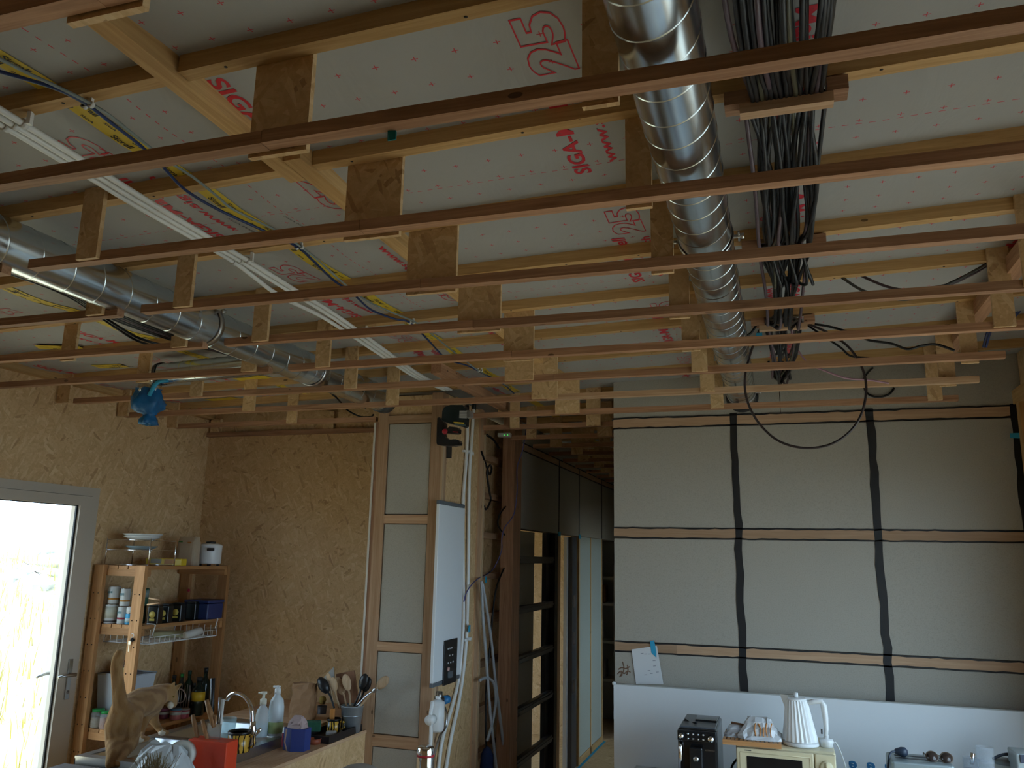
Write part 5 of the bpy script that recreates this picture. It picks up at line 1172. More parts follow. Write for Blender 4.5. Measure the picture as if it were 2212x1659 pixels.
can(cxs[0]+0.008, yA+0.004, S2+ch+0.015, cr, ch, 'white can with orange fruit print stacked above the cream can', [(0.25,0.35,(0.5,0.22,0.03))], text='aee')
can(cxs[1]+0.012, yA+0.004, S2+ch+0.004, cr-0.006, ch, 'slim white can with orange fruit print in the upper row', [(0.25,0.35,(0.5,0.22,0.03))], text='aee')
xg = on_y(281, 1345, yA).x
t = can(xg+0.002, yA-0.008, S2, 0.028, ch*0.62, 'sky blue spray can with white cap beside the post', [(0.2,0.6,(0.5,0.65,0.7))], plain('can_skyblue', (0.05,0.40,0.72), 0.35))
obj('cap', MB().lathe([(0.026,ch*0.63),(0.026,ch*1.0),(0.0001,ch*1.02)], (xg+0.002, yA-0.008, S2), 18), PVC, t)
can(xg-0.01, yA+0.09, S2, 0.037, ch, 'dark green can behind the spray can', None, plain('can_green', (0.03,0.12,0.07), 0.4)); can(xg-0.006, yA+0.094, S2+ch+0.004, 0.036, ch, 'dark green can on top of its twin', [(0.5,0.9,(0.2,0.25,0.24))], plain('can_green', (0.03,0.12,0.07), 0.4))
# black tins with yellow labels
BT = plain('tin_black', (0.012,0.014,0.013), 0.3); LY = plain('tin_label_yellow', (0.55,0.42,0.08), 0.5)
for i, px in enumerate((334, 356, 383, 414)):
    x = on_y(px, 1345, 4.72+0.05*i).x; y = 4.72+0.05*i; x = min(x, SX1-0.055)
    y = [4.50, 4.62, 4.76, 4.92][i]; x = on_y(px, 1340, y).x
    t = thing('tea_tin', (x, y, S2), ('square black tin beside the shelf post', 'black tin with round yellow label, second from the post', 'black tin with round yellow label, third from the post', 'plain black tin beside the blue box')[i], 'tin', 'black tins in a row')
    obj('tin', MB().cbox((x, y, S2+0.056), (0.072, 0.072, 0.112), 0.25, 0.008), BT, t)
    obj('lid', MB().cbox((x, y, S2+0.117), (0.066, 0.066, 0.012), 0.25, 0.004), BT, t)
    if i < 3: obj('label', MB().lathe([(0.0001,0),(0.021,0.0008),(0.021,0)], (x+0.009, y-0.0375, S2+0.062), 18, (0.25,-0.97,0)).cbox((x+0.009, y-0.037, S2+0.03), (0.034,0.003,0.014), 0.25), LY, t)
p = on_y(438, 1340, 5.03); t = thing('storage_box', (p.x, 5.03, S2), 'dark blue plastic box with lid at the end of the second shelf', 'box')
obj('box', MB().cbox((p.x, 5.03, S2+0.055), (0.20, 0.17, 0.11), 0, 0.012), plain('box_navy', (0.02,0.035,0.13), 0.4), t); obj('lid', MB().cbox((p.x, 5.03, S2+0.122), (0.21, 0.18, 0.022), 0, 0.008), plain('box_navy', (0.02,0.035,0.13), 0.4), t)
obj('red_bauble', MB().lathe([(0.0001,-0.012),(0.011,-0.006),(0.012,0.002),(0.006,0.011),(0.0001,0.012)], (SX0+0.10, SY1-0.055, S2+0.185), 12), plain('bauble_red', (0.35,0.01,0.04), 0.3), None, 'small red bauble hooked on the far shelf post', 'bauble')
# hanging wire basket
WIRE = plain('wire_white', (0.70,0.71,0.70), 0.4)
bz1, bz0 = z2s-0.024, z2s-0.115; bx0, bx1, by0_, by1_ = SX1-0.34, SX1+0.02, 4.42, 5.08
wb = thing('wire_basket', ((bx0+bx1)/2, (by0_+by1_)/2, bz0), 'white wire basket hanging under the second shelf', 'basket')
obj('rim', MB().tube([(bx0,by0_,bz0),(bx1,by0_,bz0),(bx1,by1_,bz0),(bx0,by1_,bz0)], 0.004, 7, True), WIRE, wb)
for y in (by0_+0.02, by1_-0.02): obj('hanger', MB().tube(catmull([(bx1,y,bz0+0.05),(bx1+0.012,y,bz1+0.006),(bx1+0.012,y,z2s+0.004),(bx1-0.05,y,z2s+0.006)], 4), 0.004, 7), WIRE, wb)
for i in range(8):
    x = bx0+(bx1-bx0)*i/7; obj('wire', MB().tube([(x,by0_,bz1-0.004),(x,by0_,bz0),(x,by1_,bz0),(x,by1_,bz1-0.02)], 0.0028, 6), WIRE, wb)
for i in range(15):
    y = by0_+(by1_-by0_)*i/14; obj('wire', MB().tube([(bx1-0.03,y,bz0),(bx1,y,bz0),(bx1,y,bz0+0.04)], 0.0024, 6), WIRE, wb)
obj('wire', MB().tube([(bx1,by0_,bz0+0.04),(bx1,by1_,bz0+0.04)], 0.0028, 6), WIRE, wb)
p = on_y(370, 1383, 4.62)
for i, (a, b, c_, lab) in enumerate((((330,1386),(396,1371), (0.45,0.47,0.30), 'pale paper roll lying in the wire basket'), ((400,1372),(434,1362), (0.55,0.55,0.52), 'white plastic tube lying in the wire basket'))):
    A = on_y(*a, 4.68); B = on_y(*b, 4.80); A.z = max(A.z, bz0+0.03); B.z = max(B.z, bz0+0.03)
    obj('roll', MB().tube([A, (A+B)/2, B], 0.024, 14), plain(f'roll_{i}', c_, 0.6), None, lab, 'roll')
# pegs and keys on the post
for i, (a, b, c2, d2) in enumerate(((322,1292,346,1296),(318,1306,343,1303))):
    obj('clothes_peg', MB().tube([on_y(a,b,SY0+0.002), on_y(c2,d2,SY0-0.012)], [0.005,0.006], 6), pale('X'), None, f'wooden clothes peg clipped to the shelf post, {("upper","lower")[i]} of two', 'peg')
kp = on_y(287, 1362, SY0-0.01); t = thing('key_bunch', kp-Vector((0,0,0.12)), 'bunch of keys with black fob hanging on the shelf post', 'keys')
obj('ring', MB().tube([kp+Vector((0.012*math.cos(a),0,0.012*math.sin(a)-0.03)) for a in [2*PI*i/12 for i in range(12)]], 0.0015, 5, True), STEEL, t)
obj('fob', MB().lathe([(0.0001,-0.014),(0.012,-0.008),(0.012,0.006),(0.0001,0.013)], kp+Vector((0.002,0,-0.055)), 12), BLKPL, t)
obj('key', MB().cbox(kp+Vector((-0.016,0,-0.075)), (0.018,0.002,0.02), 0, 0.0).cbox(kp+Vector((-0.017,0,-0.105)), (0.005,0.002,0.045)), plain('key_brass', (0.5,0.48,0.42), 0.35, 1.0), t)
# third shelf: tub, jars, bottles
t = thing('plastic_tub', (SX0+0.17, 4.55, S3), 'milky white plastic tub on the third shelf behind the cat', 'tub')
hb = on_y(262, 1455, 4.5).z - S3
obj('tub', MB().add([(SX0+.05,4.46,S3),(SX0+.28,4.46,S3),(SX0+.28,4.62,S3),(SX0+.05,4.62,S3),(SX0+.03,4.44,S3+hb),(SX0+.31,4.44,S3+hb),(SX0+.31,4.65,S3+hb),(SX0+.03,4.65,S3+hb)], [(3,2,1,0),(0,1,5,4),(1,2,6,5),(2,3,7,6),(3,0,4,7)]), plain('tub_milky', (0.50,0.55,0.60), 0.35), t)
obj('rim', MB().tube([(SX0+.03,4.44,S3+hb),(SX0+.31,4.44,S3+hb),(SX0+.31,4.65,S3+hb),(SX0+.03,4.65,S3+hb)], 0.006, 6, True), plain('tub_milky', (0.50,0.55,0.60), 0.35), t)
def jar(x, y, z, r, h, lab, fill, lidm, fillh=0.55):
    t = thing('jar', (x, y, z), lab, 'jar', 'storage jars')
    obj('glass', MB().lathe([(r*0.95,0),(r,0.006),(r,h*0.78),(r*0.8,h*0.87),(r*0.8,h*0.9)], (x,y,z), 22), clear('jar_clear', (0.92,0.94,0.94), 0.18), t)
    obj('contents', MB().lathe([(r*0.9,0.004),(r*0.95,0.01),(r*0.95,h*fillh),(0.0001,h*fillh+0.004)], (x,y,z), 20), fill, t)
    obj('lid', MB().lathe([(r*0.86,h*0.9),(r*0.88,h*0.9),(r*0.88,h),(r*0.84,h+0.003),(0.0001,h+0.003)], (x,y,z), 22), lidm, t)
LG = plain('lid_green', (0.015,0.28,0.06), 0.35)
NUT = plain('nuts_beige', (0.34,0.26,0.17), 0.8, 0, 0.6, 110, 0, 1.0); RNUT = plain('nuts_red', (0.33,0.13,0.07), 0.8, 0, 0.6, 110, 0, 1.0)
yj = SY0+0.06
jar(on_y(205,1580,yj).x, yj+0.01, S3, 0.042, on_y(205,1532,yj).z-S3, 'glass jar of beige nuts with green lid on the third shelf', NUT, LG)
jar(on_y(227,1580,yj).x, yj-0.005, S3, 0.036, on_y(225,1536,yj).z-S3, 'smaller glass jar of red nuts with green lid', RNUT, LG, 0.62)
jar(SX0+0.215, 4.50, S3+hb-0.03, 0.034, 0.10, 'mustard jar with black lid in the white tub', plain('mustard', (0.55,0.38,0.04), 0.6), BLKPL, 0.7)
obj('produce_bag', crumple(Vector((SX0+0.12, 4.56, S3+hb-0.06)), 0.13, 0.12, 0.13, 0.5, 16, 5, 0.2), plain('bag_red_net', (0.28,0.10,0.06), 0.8, 0, 0.5, 60), None, 'reddish net bag of produce in the white tub', 'bag')
# bottles and packets further along the third shelf
ZW = 0.9502
DKG = plain('bottle_dark', (0.012,0.02,0.014), 0.15)
def bottle(px, py_top, py_base, Y, r, lab, m=DKG, capm=None, label=None):
    b = on_y(px, py_base, Y); tp_ = on_y(px, py_top, Y); z = ZW2; h = tp_.z - z; x = on_y(px, (py_top+py_base)/2, Y).x
    t = thing('bottle', (x, Y, z), lab, 'bottle', 'bottles on the third shelf')
    obj('body', MB().lathe([(r*0.95,0),(r,0.006),(r,h*0.62),(r*0.8,h*0.70),(r*0.38,h*0.78),(r*0.36,h*0.94),(0.0001,h*0.94)], (x,Y,z), 20), m, t)
    obj('cap', MB().lathe([(r*0.42,h*0.9),(r*0.42,h),(0.0001,h)], (x,Y,z), 14), capm or BLKPL, t)
    if label: obj('label', MB().lathe([(r+0.0008,h*label[1]),(r+0.0008,h*label[2])], (x,Y,z), 22), label[0], t)
ZW2 = S3
YLAB = plain('label_yellow_wine', (0.58,0.38,0.02), 0.5)
bottle(372, 1458, 1560, 5.05, 0.034, 'dark bottle with black cap nearest the shelf post')
bottle(389, 1455, 1560, 5.13, 0.030, 'bottle with bright green cap', plain('bottle_grey', (0.08,0.10,0.09), 0.2), plain('cap_green', (0.02,0.30,0.06), 0.4))
bottle(405, 1448, 1565, 5.12, 0.032, 'slim dark green bottle with green capsule', plain('bottle_green', (0.015,0.05,0.03), 0.15), plain('capsule_green', (0.02,0.08,0.05), 0.4))
bottle(427, 1462, 1570, 4.98, 0.045, 'dark wine bottle with large yellow label', DKG, None, (YLAB, 0.38, 0.62))
bottle(440, 1442, 1575, 5.12, 0.036, 'tall black bottle beside the back wall')
bottle(415, 1475, 1570, 5.10, 0.030, 'small dark bottle between the wine bottles')
for i, (px, Y, c, lab) in enumerate(((352,4.80,(0.16,0.03,0.05),'dark red spice packet behind the cat'),(378,4.80,(0.35,0.10,0.10),'red and blue tin behind the cat'),(395,4.86,(0.33,0.05,0.08),'red spice jar in the wire stand'))):
    x = on_y(px, 1560, Y).x; hh = on_y(px, 1530, Y).z-ZW2
    t = thing('spice_tin', (x, Y, ZW2), lab, 'tin', 'tins on the third shelf')
    obj('tin', MB().lathe([(0.034,0),(0.036,0.004),(0.036,hh*0.86),(0.034,hh*0.86)], (x,Y,ZW2), 18), plain(f'tin_{i}', c, 0.4), t)
    obj('lid', MB().lathe([(0.037,hh*0.86),(0.037,hh),(0.0001,hh)], (x,Y,ZW2), 18), plain(f'tinlid_{i}', ((0.2,0.05,0.1),(0.06,0.14,0.22),(0.25,0.2,0.18))[i], 0.4), t)
    obj('label', MB().lathe([(0.0366,hh*0.45),(0.0366,hh*0.72)], (x,Y,ZW2), 18), plain('label_pale', (0.40,0.40,0.36), 0.5), t)
p = on_y(394, 1512, 4.92); t = thing('whisk_stand', (p.x, 4.92, ZW2), 'wire utensil stand with round strainer beside the bottles', 'stand')
for i in range(8):
    a = 2*PI*i/8; obj('wire', MB().tube([(p.x+0.05*math.cos(a),4.92+0.04*math.sin(a),ZW2),(p.x+0.05*math.cos(a),4.92+0.04*math.sin(a),ZW2+0.2)], 0.0018, 5), STEEL, t)
obj('strainer', MB().tube([(p.x+0.045*math.cos(a), 4.89, p.z+0.03+0.045*math.sin(a)) for a in [2*PI*i/16 for i in range(16)]], 0.005, 6, True), STEEL, t)
# foreground clutter beside the cat
def foil(base, w_, d_, h_): return crumple(base, w_, d_, h_, 0.45, 22, 6, 0.16)
p = on_y(345, 1659, 3.30); obj('plastic_bag', foil(Vector((p.x, 3.32, 0.9156)), 0.36, 0.22, on_y(350,1607,3.32).z-0.9156), plain('bag_grey_white', (0.50,0.53,0.54), 0.35), None, 'crumpled whitish plastic bag in front of the cat', 'bag')
p = on_y(335, 1645, 3.16); m = MB()
for i in range(130):
    a = R.uniform(0, 2*PI); r_ = R.uniform(0, 0.07); b = p+Vector((r_*math.cos(a), r_*math.sin(a)*0.5, -0.07)); m.tube([b, b+Vector((R.uniform(-.05,.05), R.uniform(-.03,.03), R.uniform(0.05,0.11)))], 0.0012, 3)
obj('dried_herbs', m, plain('herb_brown', (0.20,0.15,0.07), 0.9), None, 'bundle of dried brown stalks on the plastic bag', 'herbs', None, 'stuff')
p = on_y(392, 1630, 3.40); obj('tape_roll', MB().lathe([(0.035,-0.022),(0.062,-0.022),(0.062,0.022),(0.035,0.022),(0.035,-0.022)], p, 28, (0.35,-0.9,0.1)), plain('tape_cream', (0.50,0.48,0.42), 0.4), None, 'roll of cream packing tape leaning on the knife block', 'tape roll')
# dining table with thermos, below the frame
dt = thing('dining_table', (-1.75, 3.6, 0), 'plain pine table in front of the column', 'table')
obj('top', MB().box((-2.25, 3.1, 0.72), (-1.25, 4.1, 0.75)), pine('X'), dt)
for x in (-2.22, -1.33):
    for y in (3.14, 4.0): obj('leg', MB().box((x, y, 0), (x+0.05, y+0.05, 0.72)), pine('Z'), dt)
p = on_y(920, 1612, 3.85); t = thing('thermos', (p.x, 3.85, 0.7502), 'steel thermos with red ring standing on the pine table', 'thermos')
hh = p.z-0.7502
obj('body', MB().lathe([(0.040,0),(0.042,0.006),(0.042,hh-0.03),(0.040,hh-0.005),(0.036,hh),(0.0001,hh)], (p.x,3.85,0.7502), 26), CHROME, t)
obj('ring', MB().lathe([(0.0425,hh-0.045),(0.0432,hh-0.043),(0.0432,hh-0.036),(0.0425,hh-0.034)], (p.x,3.85,0.7502), 26), plain('ring_red', (0.4,0.02,0.03), 0.4), t)
p = on_y(768, 1655, 3.6); obj('bread_loaf', MB().lathe([(0.0001,-0.05),(0.09,-0.05),(0.10,-0.02),(0.06,0.0),(0.0001,0.005)], (p.x+0.02,3.6,p.z), 24), plain('plate_grey', (0.30,0.27,0.24), 0.5), None, 'grey brown bowl rim just above the frame edge in front of the half wall', 'bowl')
bwl = bpy.data.objects['bread_loaf']; bwl.name = 'bowl'
obj('bowl_stand', MB().lathe([(0.05,0.7502),(0.06,p.z-0.05)], (p.x+0.02, 3.6, 0), 16), plain('plate_grey', (0.30,0.27,0.24), 0.5), None, 'grey foot carrying the brown bowl', 'stand')
# ================================================================== RIGHT HAND COUNTER
YW = 5.085; zwb = on_y(1333, 1479, YW).z
wbp = thing('white_board', (0.2, YW, 0), 'tall white board standing against the grey panel wall', 'board')
obj('board', MB().box((-0.985, YW, 0), (XR-0.002, YW+0.030, zwb)), plain('board_white', (0.76,0.79,0.81), 0.35), wbp)
obj('top_edge', MB().box((-0.985, YW, zwb+0.0002), (XR-0.002, YW+0.030, zwb+0.006)), plain('board_edge', (0.42,0.43,0.41), 0.6), wbp)
obj('corner_cap', MB().lathe([(0.0001,-0.012),(0.012,-0.006),(0.012,0.008),(0.0001,0.013)], (-0.983, YW+0.006, zwb+0.004), 12), plain('cap_pale', (0.7,0.72,0.72), 0.5), wbp)
BLU = plain('print_blue', (0.02,0.16,0.36), 0.5)
for px in (1832, 1871, 1910):
    a = on_y(px, 1651+(px-1832)*0.08, YW); m = MB(); put_text(m, 'e', (a.x+0.045, YW-0.0012, a.z+0.02), (-1,0,0), (0,0,-1), 0.042, 0.040, bold=0.03); obj('printed_letter', m, BLU, wbp, 'blue upturned letter printed on the board')
ZC = 0.80; YF = 4.45
kc = thing('kitchen_counter', (0.3, 4.7, 0), 'white counter carrying microwave and coffee machine', 'counter')
obj('top', MB().box((-0.85, 4.22, ZC-0.03), (XR-0.05, 5.06, ZC)), plain('counter_white', (0.55,0.57,0.58), 0.5), kc)
obj('body', MB().box((-0.80, 4.28, 0), (XR-0.06, 5.04, ZC-0.03)), plain('counter_white', (0.55,0.57,0.58), 0.5), kc)
ZC += 0.0003
# microwave
MX0, MX1 = on_y(1590, 1630, YF).x, on_y(1806, 1640, YF).x; MZ = on_y(1700, 1617, YF).z
CRM = plain('cream_enamel', (0.66,0.58,0.38), 0.35)
mw = thing('microwave', ((MX0+MX1)/2, YF+0.18, ZC), 'cream retro microwave carrying kettle and bread tray', 'microwave')
obj('body', MB().cbox(((MX0+MX1)/2, YF+0.18, (MZ+ZC)/2+0.005), (MX1-MX0, 0.345, MZ-ZC-0.012), 0, 0.010), CRM, mw)
xd = on_y(1759, 1640, YF).x
dr = obj('door', MB().cbox(((MX0+xd)/2, YF-0.008, (MZ+ZC)/2), (xd-MX0-0.004, 0.022, MZ-ZC-0.02), 0, 0.007), CRM, mw)
wx0, wx1 = on_y(1613, 1640, YF-0.02).x, on_y(1733, 1645, YF-0.02).x; wz1 = on_y(1670, 1638, YF-0.02).z
obj('window', MB().cbox(((wx0+wx1)/2, YF-0.0195, (wz1+ZC+0.05)/2), (wx1-wx0, 0.004, wz1-ZC-0.05), 0, 0.002), plain('window_black', (0.012,0.012,0.013), 0.12), dr)
obj('trim', MB().tube([(MX0+0.02,YF-0.0195,ZC+0.03),(xd-0.02,YF-0.0195,ZC+0.03),(xd-0.02,YF-0.0195,MZ-0.03),(MX0+0.02,YF-0.0195,MZ-0.03)], 0.0025, 6, True), CRM, dr)
pn = obj('control_panel', MB().cbox(((xd+MX1)/2, YF-0.008, (MZ+ZC)/2), (MX1-xd-0.003, 0.022, MZ-ZC-0.02), 0, 0.007), CRM, mw)
kp_ = on_y(1786, 1658, YF-0.02)
for z in (kp_.z, kp_.z-0.10): obj('dial', MB().lathe([(0.030,0),(0.028,0.012),(0.024,0.016),(0.0001,0.016)], (kp_.x, YF-0.019, z), 24, (0,-1,0)).cbox((kp_.x, YF-0.040, z), (0.010,0.012,0.05), 0, 0.003), CRM, pn)
obj('brand_mark', MB().cbox((on_y(1616,1627,YF).x, YF-0.0197, MZ-0.020), (0.032, 0.001, 0.004)), plain('print_dark', (0.08,0.08,0.07), 0.5), dr)
for x in (MX0+0.03, MX1-0.03):
    for y in (YF+0.03, YF+0.33): obj('foot', MB().lathe([(0.012,0),(0.012,0.012)], (x, y, ZC), 10), BLKPL, mw)
ZM = MZ+0.0005
# slatted bread board with bread bag
ba, bb_ = on_z(1566, 1603, ZM), on_z(1686, 1611, ZM)
bw0, bw1 = on_y(1561, 1600, YF-0.02).x, on_y(1688, 1610, YF-0.02).x
bt = thing('bread_board', ((bw0+bw1)/2, YF+0.1, ZM), 'slatted wooden bread board overhanging the microwave', 'board')
yb0, yb1 = YF-0.03, YF+0.25; hb_ = 0.022
obj('frame', MB().box((bw0, yb0, ZM), (bw1, yb0+0.014, ZM+hb_)).box((bw0, yb1-0.014, ZM), (bw1, yb1, ZM+hb_)).box((bw0, yb0+0.014, ZM), (bw0+0.014, yb1-0.014, ZM+hb_)).box((bw1-0.014, yb0+0.014, ZM), (bw1, yb1-0.014, ZM+hb_)), shelfwood('X'), bt)
for i in range(12):
    x = bw0+0.02+(bw1-bw0-0.055)*i/11; obj('slat', MB().box((x, yb0+0.0142, ZM+0.006), (x+0.014, yb1-0.0142, ZM+hb_-0.001)), shelfwood('Y'), bt)
bg_ = thing('bread_bag', ((bw0+bw1)/2, YF+0.08, ZM+hb_), 'crumpled white plastic bread bag with orange print on the bread board', 'bag')
obj('bag', foil(Vector(((bw0+bw1)/2+0.035, YF+0.09, ZM+hb_)), 0.22, 0.16, 0.095), plain('bread_bag_white', (0.60,0.62,0.64), 0.3, 0, 0.1, 20), bg_)
obj('bag_neck', foil(Vector(((bw0+bw1)/2-0.08, YF+0.09, ZM+hb_)), 0.12, 0.10, 0.05), clear('bag_film', (0.85,0.87,0.9), 0.4), bg_)
for i in range(5):
    x = (bw0+bw1)/2+0.02+0.018*i; obj('print', MB().tube(catmull([(x, YF+0.016-R.uniform(0,.004), ZM+hb_+0.02), (x+R.uniform(-.01,.01), YF+0.026, ZM+hb_+0.05), (x+R.uniform(-.012,.012), YF+0.05, ZM+hb_+0.078)], 3), 0.003, 5), plain('print_orange', (0.55,0.22,0.05), 0.5), bg_)
p = on_y(1580, 1563, YF+0.14); obj('cork', MB().tube([p, p+Vector((0.07,0.02,-0.012))], 0.011, 8), wood('board_dark_', (0.20,0.09,0.05), (0.30,0.15,0.08), 'X'), None, 'short brown wooden handle lying behind the bread bag', 'handle')
# kettle
kc_ = on_z(1735, 1603, ZM); kc_ = Vector((on_y(1730, 1608, YF+0.12).x, YF+0.12, ZM)); KH = on_y(1716, 1508, YF+0.12).z-ZM
PLW = plain('kettle_white', (0.78,0.80,0.80), 0.35)
kt_ = thing('kettle', kc_, 'white pleated electric kettle standing on the microwave', 'kettle')
obj('power_base', MB().lathe([(0.085,0),(0.088,0.006),(0.085,0.018),(0.06,0.02)], kc_, 36), PLW, kt_)
m = MB(); nfl = 24; n = nfl*4; prof = [(0.084,0.021),(0.082,0.03),(0.068,KH*0.5),(0.053,KH*0.93),(0.050,KH*0.97)]; vs = []; fs = []
for i, (r_, z) in enumerate(prof):
    for q in range(n):
        fl_ = (0.0, 0.035, 0.0, -0.035)[q % 4]*(0.3 if i in (0,) else 1.0); a = 2*PI*q/n; vs.append((kc_.x-0.012*(z/KH)+r_*(1+fl_)*math.cos(a), kc_.y+r_*(1+fl_)*math.sin(a), kc_.z+z))
for i in range(len(prof)-1):
    for q in range(n): fs.append((i*n+q, i*n+(q+1) % n, (i+1)*n+(q+1) % n, (i+1)*n+q))
fs.append(tuple(range((len(prof)-1)*n, len(prof)*n)))
obj('body', m.add(vs, fs), PLW, kt_)
tc = Vector((kc_.x-0.012, kc_.y, kc_.z+KH*0.965))
obj('lid', MB().lathe([(0.050,0.0),(0.051,0.006),(0.045,0.011),(0.0001,0.012)], tc, 30), PLW, kt_)
obj('lid_knob', MB().lathe([(0.011,0.010),(0.011,0.034),(0.0001,0.036)], tc, 14), PLW, kt_)
obj('spout', MB().add([tuple(on_y(a, b, kc_.y+dy)) for a, b, dy in ((1684,1499,0.0),(1702,1502,-0.03),(1702,1502,0.03),(1700,1540,-0.012),(1700,1540,0.012),(1695,1523,0.0))], [(0,1,3,5),(0,5,4,2),(0,2,1),(1,2,4,3),(3,4,5)]), PLW, kt_)
obj('handle', MB().tube([on_y(a, b, kc_.y-0.004) for a, b in ((1744,1518),(1760,1515),(1774,1515),(1779,1524),(1783,1550),(1785,1575),(1784,1590))], [0.012,0.012,0.014,0.016,0.014,0.011,0.010], 8), PLW, kt_)
obj('switch', MB().cbox(on_y(1775, 1580, kc_.y-0.014), (0.008,0.008,0.022)), plain('switch_dark', (0.05,0.05,0.05), 0.4), kt_)
p = on_y(1785, 1597, kc_.y); p.z = ZM
obj('cord_hub', MB().lathe([(0.030,0),(0.030,0.020),(0.034,0.026),(0.030,0.036),(0.012,0.038),(0.012,0.055)], p, 20), PLW, kt_)
obj('power_cord', MB().tube(catmull([p+Vector((0.03,0,0.02)), on_y(1806,1605,kc_.y+0.05), on_y(1818,1630,kc_.y+0.12), on_y(1828,1662,kc_.y+0.15), on_y(1832,1690,kc_.y+0.16)], 6), 0.0035, 7), PLW, kt_)
# coffee machine
YM = 4.42; CX0, CX1 = on_y(1463, 1610, YM).x, on_y(1549, 1610, YM).x; CZ = on_y(1505, 1577, YM).z
cf = thing('coffee_machine', ((CX0+CX1)/2, YM+0.2, ZC), 'black bean-to-cup coffee machine with chrome knobs beside the microwave', 'coffee machine')
GB = plain('gloss_black', (0.012,0.013,0.015), 0.15); SIL = plain('silver_plastic', (0.55,0.57,0.58), 0.25, 0.9)
obj('body', MB().cbox(((CX0+CX1)/2, YM+0.21, (CZ+ZC)/2), (CX1-CX0, 0.38, CZ-ZC), 0, 0.012), GB, cf)
obj('lid', MB().cbox(((CX0+CX1)/2, YM+0.21, CZ+0.004), (CX1-CX0-0.02, 0.34, 0.008), 0, 0.003), plain('lid_grey', (0.10,0.11,0.12), 0.3), cf)
obj('hopper_lid', MB().cbox(((CX0+CX1)/2+0.03, YM+0.26, CZ+0.012), (0.11, 0.14, 0.010), 0, 0.004), GB, cf)
fp_z0, fp_z1 = on_y(1505, 1604, YM-0.012).z, on_y(1505, 1580, YM-0.012).z
fp = obj('front_panel', MB().cbox(((CX0+CX1)/2, YM+0.008, (fp_z0+fp_z1)/2), (CX1-CX0-0.004, 0.03, fp_z1-fp_z0), 0, 0.006), GB, cf)
zk = (fp_z0+fp_z1)/2
obj('chrome_knob', MB().lathe([(0.013,0),(0.012,0.02),(0.0001,0.021)], (CX0+0.022, YM-0.007, zk), 18, (0,-1,0)), CHROME, fp)
obj('chrome_knob', MB().lathe([(0.015,0),(0.014,0.022),(0.0001,0.023)], (CX1-0.028, YM-0.007, zk-0.004), 18, (0,-1,0)), CHROME, fp)
for i in range(4):
    for q in range(2): obj('button', MB().lathe([(0.0055,0),(0.005,0.003),(0.0001,0.003)], (CX0+0.055+0.025*i, YM-0.007, zk+0.010-0.022*q), 10, (0,-1,0)), SIL, fp)
m = MB(); put_text(m, 'AUTENTICA', (on_y(1522,1624,YM).x, YM+0.0185, on_y(1533,1625,YM).z), (1,0,0), (0,0,1), 0.048, 0.007); obj('brand_text', m, SIL, cf)
sx0, sx1 = on_y(1490, 1620, YM).x, on_y(1518, 1620, YM).x; sz1 = on_y(1503, 1612, YM).z
sp_ = obj('spout_unit', MB().cbox(((sx0+sx1)/2, YM-0.002, sz1-0.07), (sx1-sx0, 0.05, 0.14), 0, 0.008), GB, cf)
obj('emblem', MB().lathe([(0.0001,0),(0.013,0.002),(0.013,0)], ((sx0+sx1)/2, YM-0.027, sz1-0.055), 18, (0,-1,0)), SIL, sp_)
for dx in (-0.014, 0.014): obj('nozzle', MB().lathe([(0.008,0),(0.008,0.03)], ((sx0+sx1)/2+dx, YM-0.012, sz1-0.165), 12), CHROME, sp_)
obj('steam_arm', MB().tube([(CX0+0.016, YM+0.008, fp_z0-0.01), (CX0+0.016, YM-0.004, fp_z0-0.03), (CX0+0.016, YM-0.004, fp_z0-0.14)], 0.010, 12), CHROME, cf)
obj('drip_tray', MB().cbox(((CX0+CX1)/2, YM-0.05, ZC+0.02), (CX1-CX0-0.03, 0.14, 0.038), 0, 0.006), GB, cf)
p = on_y(1492, 1563, YM+0.16); obj('scoop', MB().tube([p+Vector((-0.03,0.02,0.01)), p, Vector((p.x+0.035, p.y-0.05, CZ+0.014))], [0.010,0.006,0.005], 8), BLKPL, None, 'black coffee scoop lying on the coffee machine', 'scoop')
# black socket lead behind
obj('appliance_cable', MB().tube(catmull([on_y(1592,1640,4.86), on_y(1584,1650,4.86), on_y(1580,1662,4.86), on_y(1578,1700,4.86)], 5), 0.006, 7), BLACK, None, 'black lead between coffee machine and microwave', 'cable')
# grey steel toaster with plug, glasses and small things
TX0, TX1 = on_y(1924, 1645, 4.5).x, on_y(2062, 1652, 4.5).x; TZ = on_y(1990, 1648, 4.5).z
ts = thing('toaster', ((TX0+TX1)/2, 4.60, ZC), 'low grey steel toaster under the sunglasses', 'toaster')
obj('body', MB().cbox(((TX0+TX1)/2, 4.60, (TZ+ZC)/2), (TX1-TX0, 0.20, TZ-ZC), 0.03, 0.012), plain('toaster_grey', (0.26,0.31,0.32), 0.35, 0.4), ts)
for y in (4.575, 4.635): obj('slot', MB().cbox(((TX0+TX1)/2, y, TZ+0.0005), (TX1-TX0-0.06, 0.022, 0.002), 0.03), BLKPL, ts)
for s in (-1, 1): obj('foot', MB().cbox(((TX0+TX1)/2+s*0.09, 4.60, ZC+0.003), (0.03, 0.16, 0.012)), BLKPL, ts)
bpy.data.objects['toaster'].location.z = ZC
p = on_y(1945, 1637, 4.60); p.z = TZ
pg = thing('power_plug', p, 'dark blue mains plug with cable lying on the toaster', 'plug')
obj('plug', MB().lathe([(0.010,0),(0.022,0.012),(0.022,0.03),(0.012,0.055),(0.006,0.06)], p+Vector((0.035,0,0.022)), 14, (-1,0.1,0)), plain('plug_navy', (0.03,0.045,0.075), 0.4), pg)
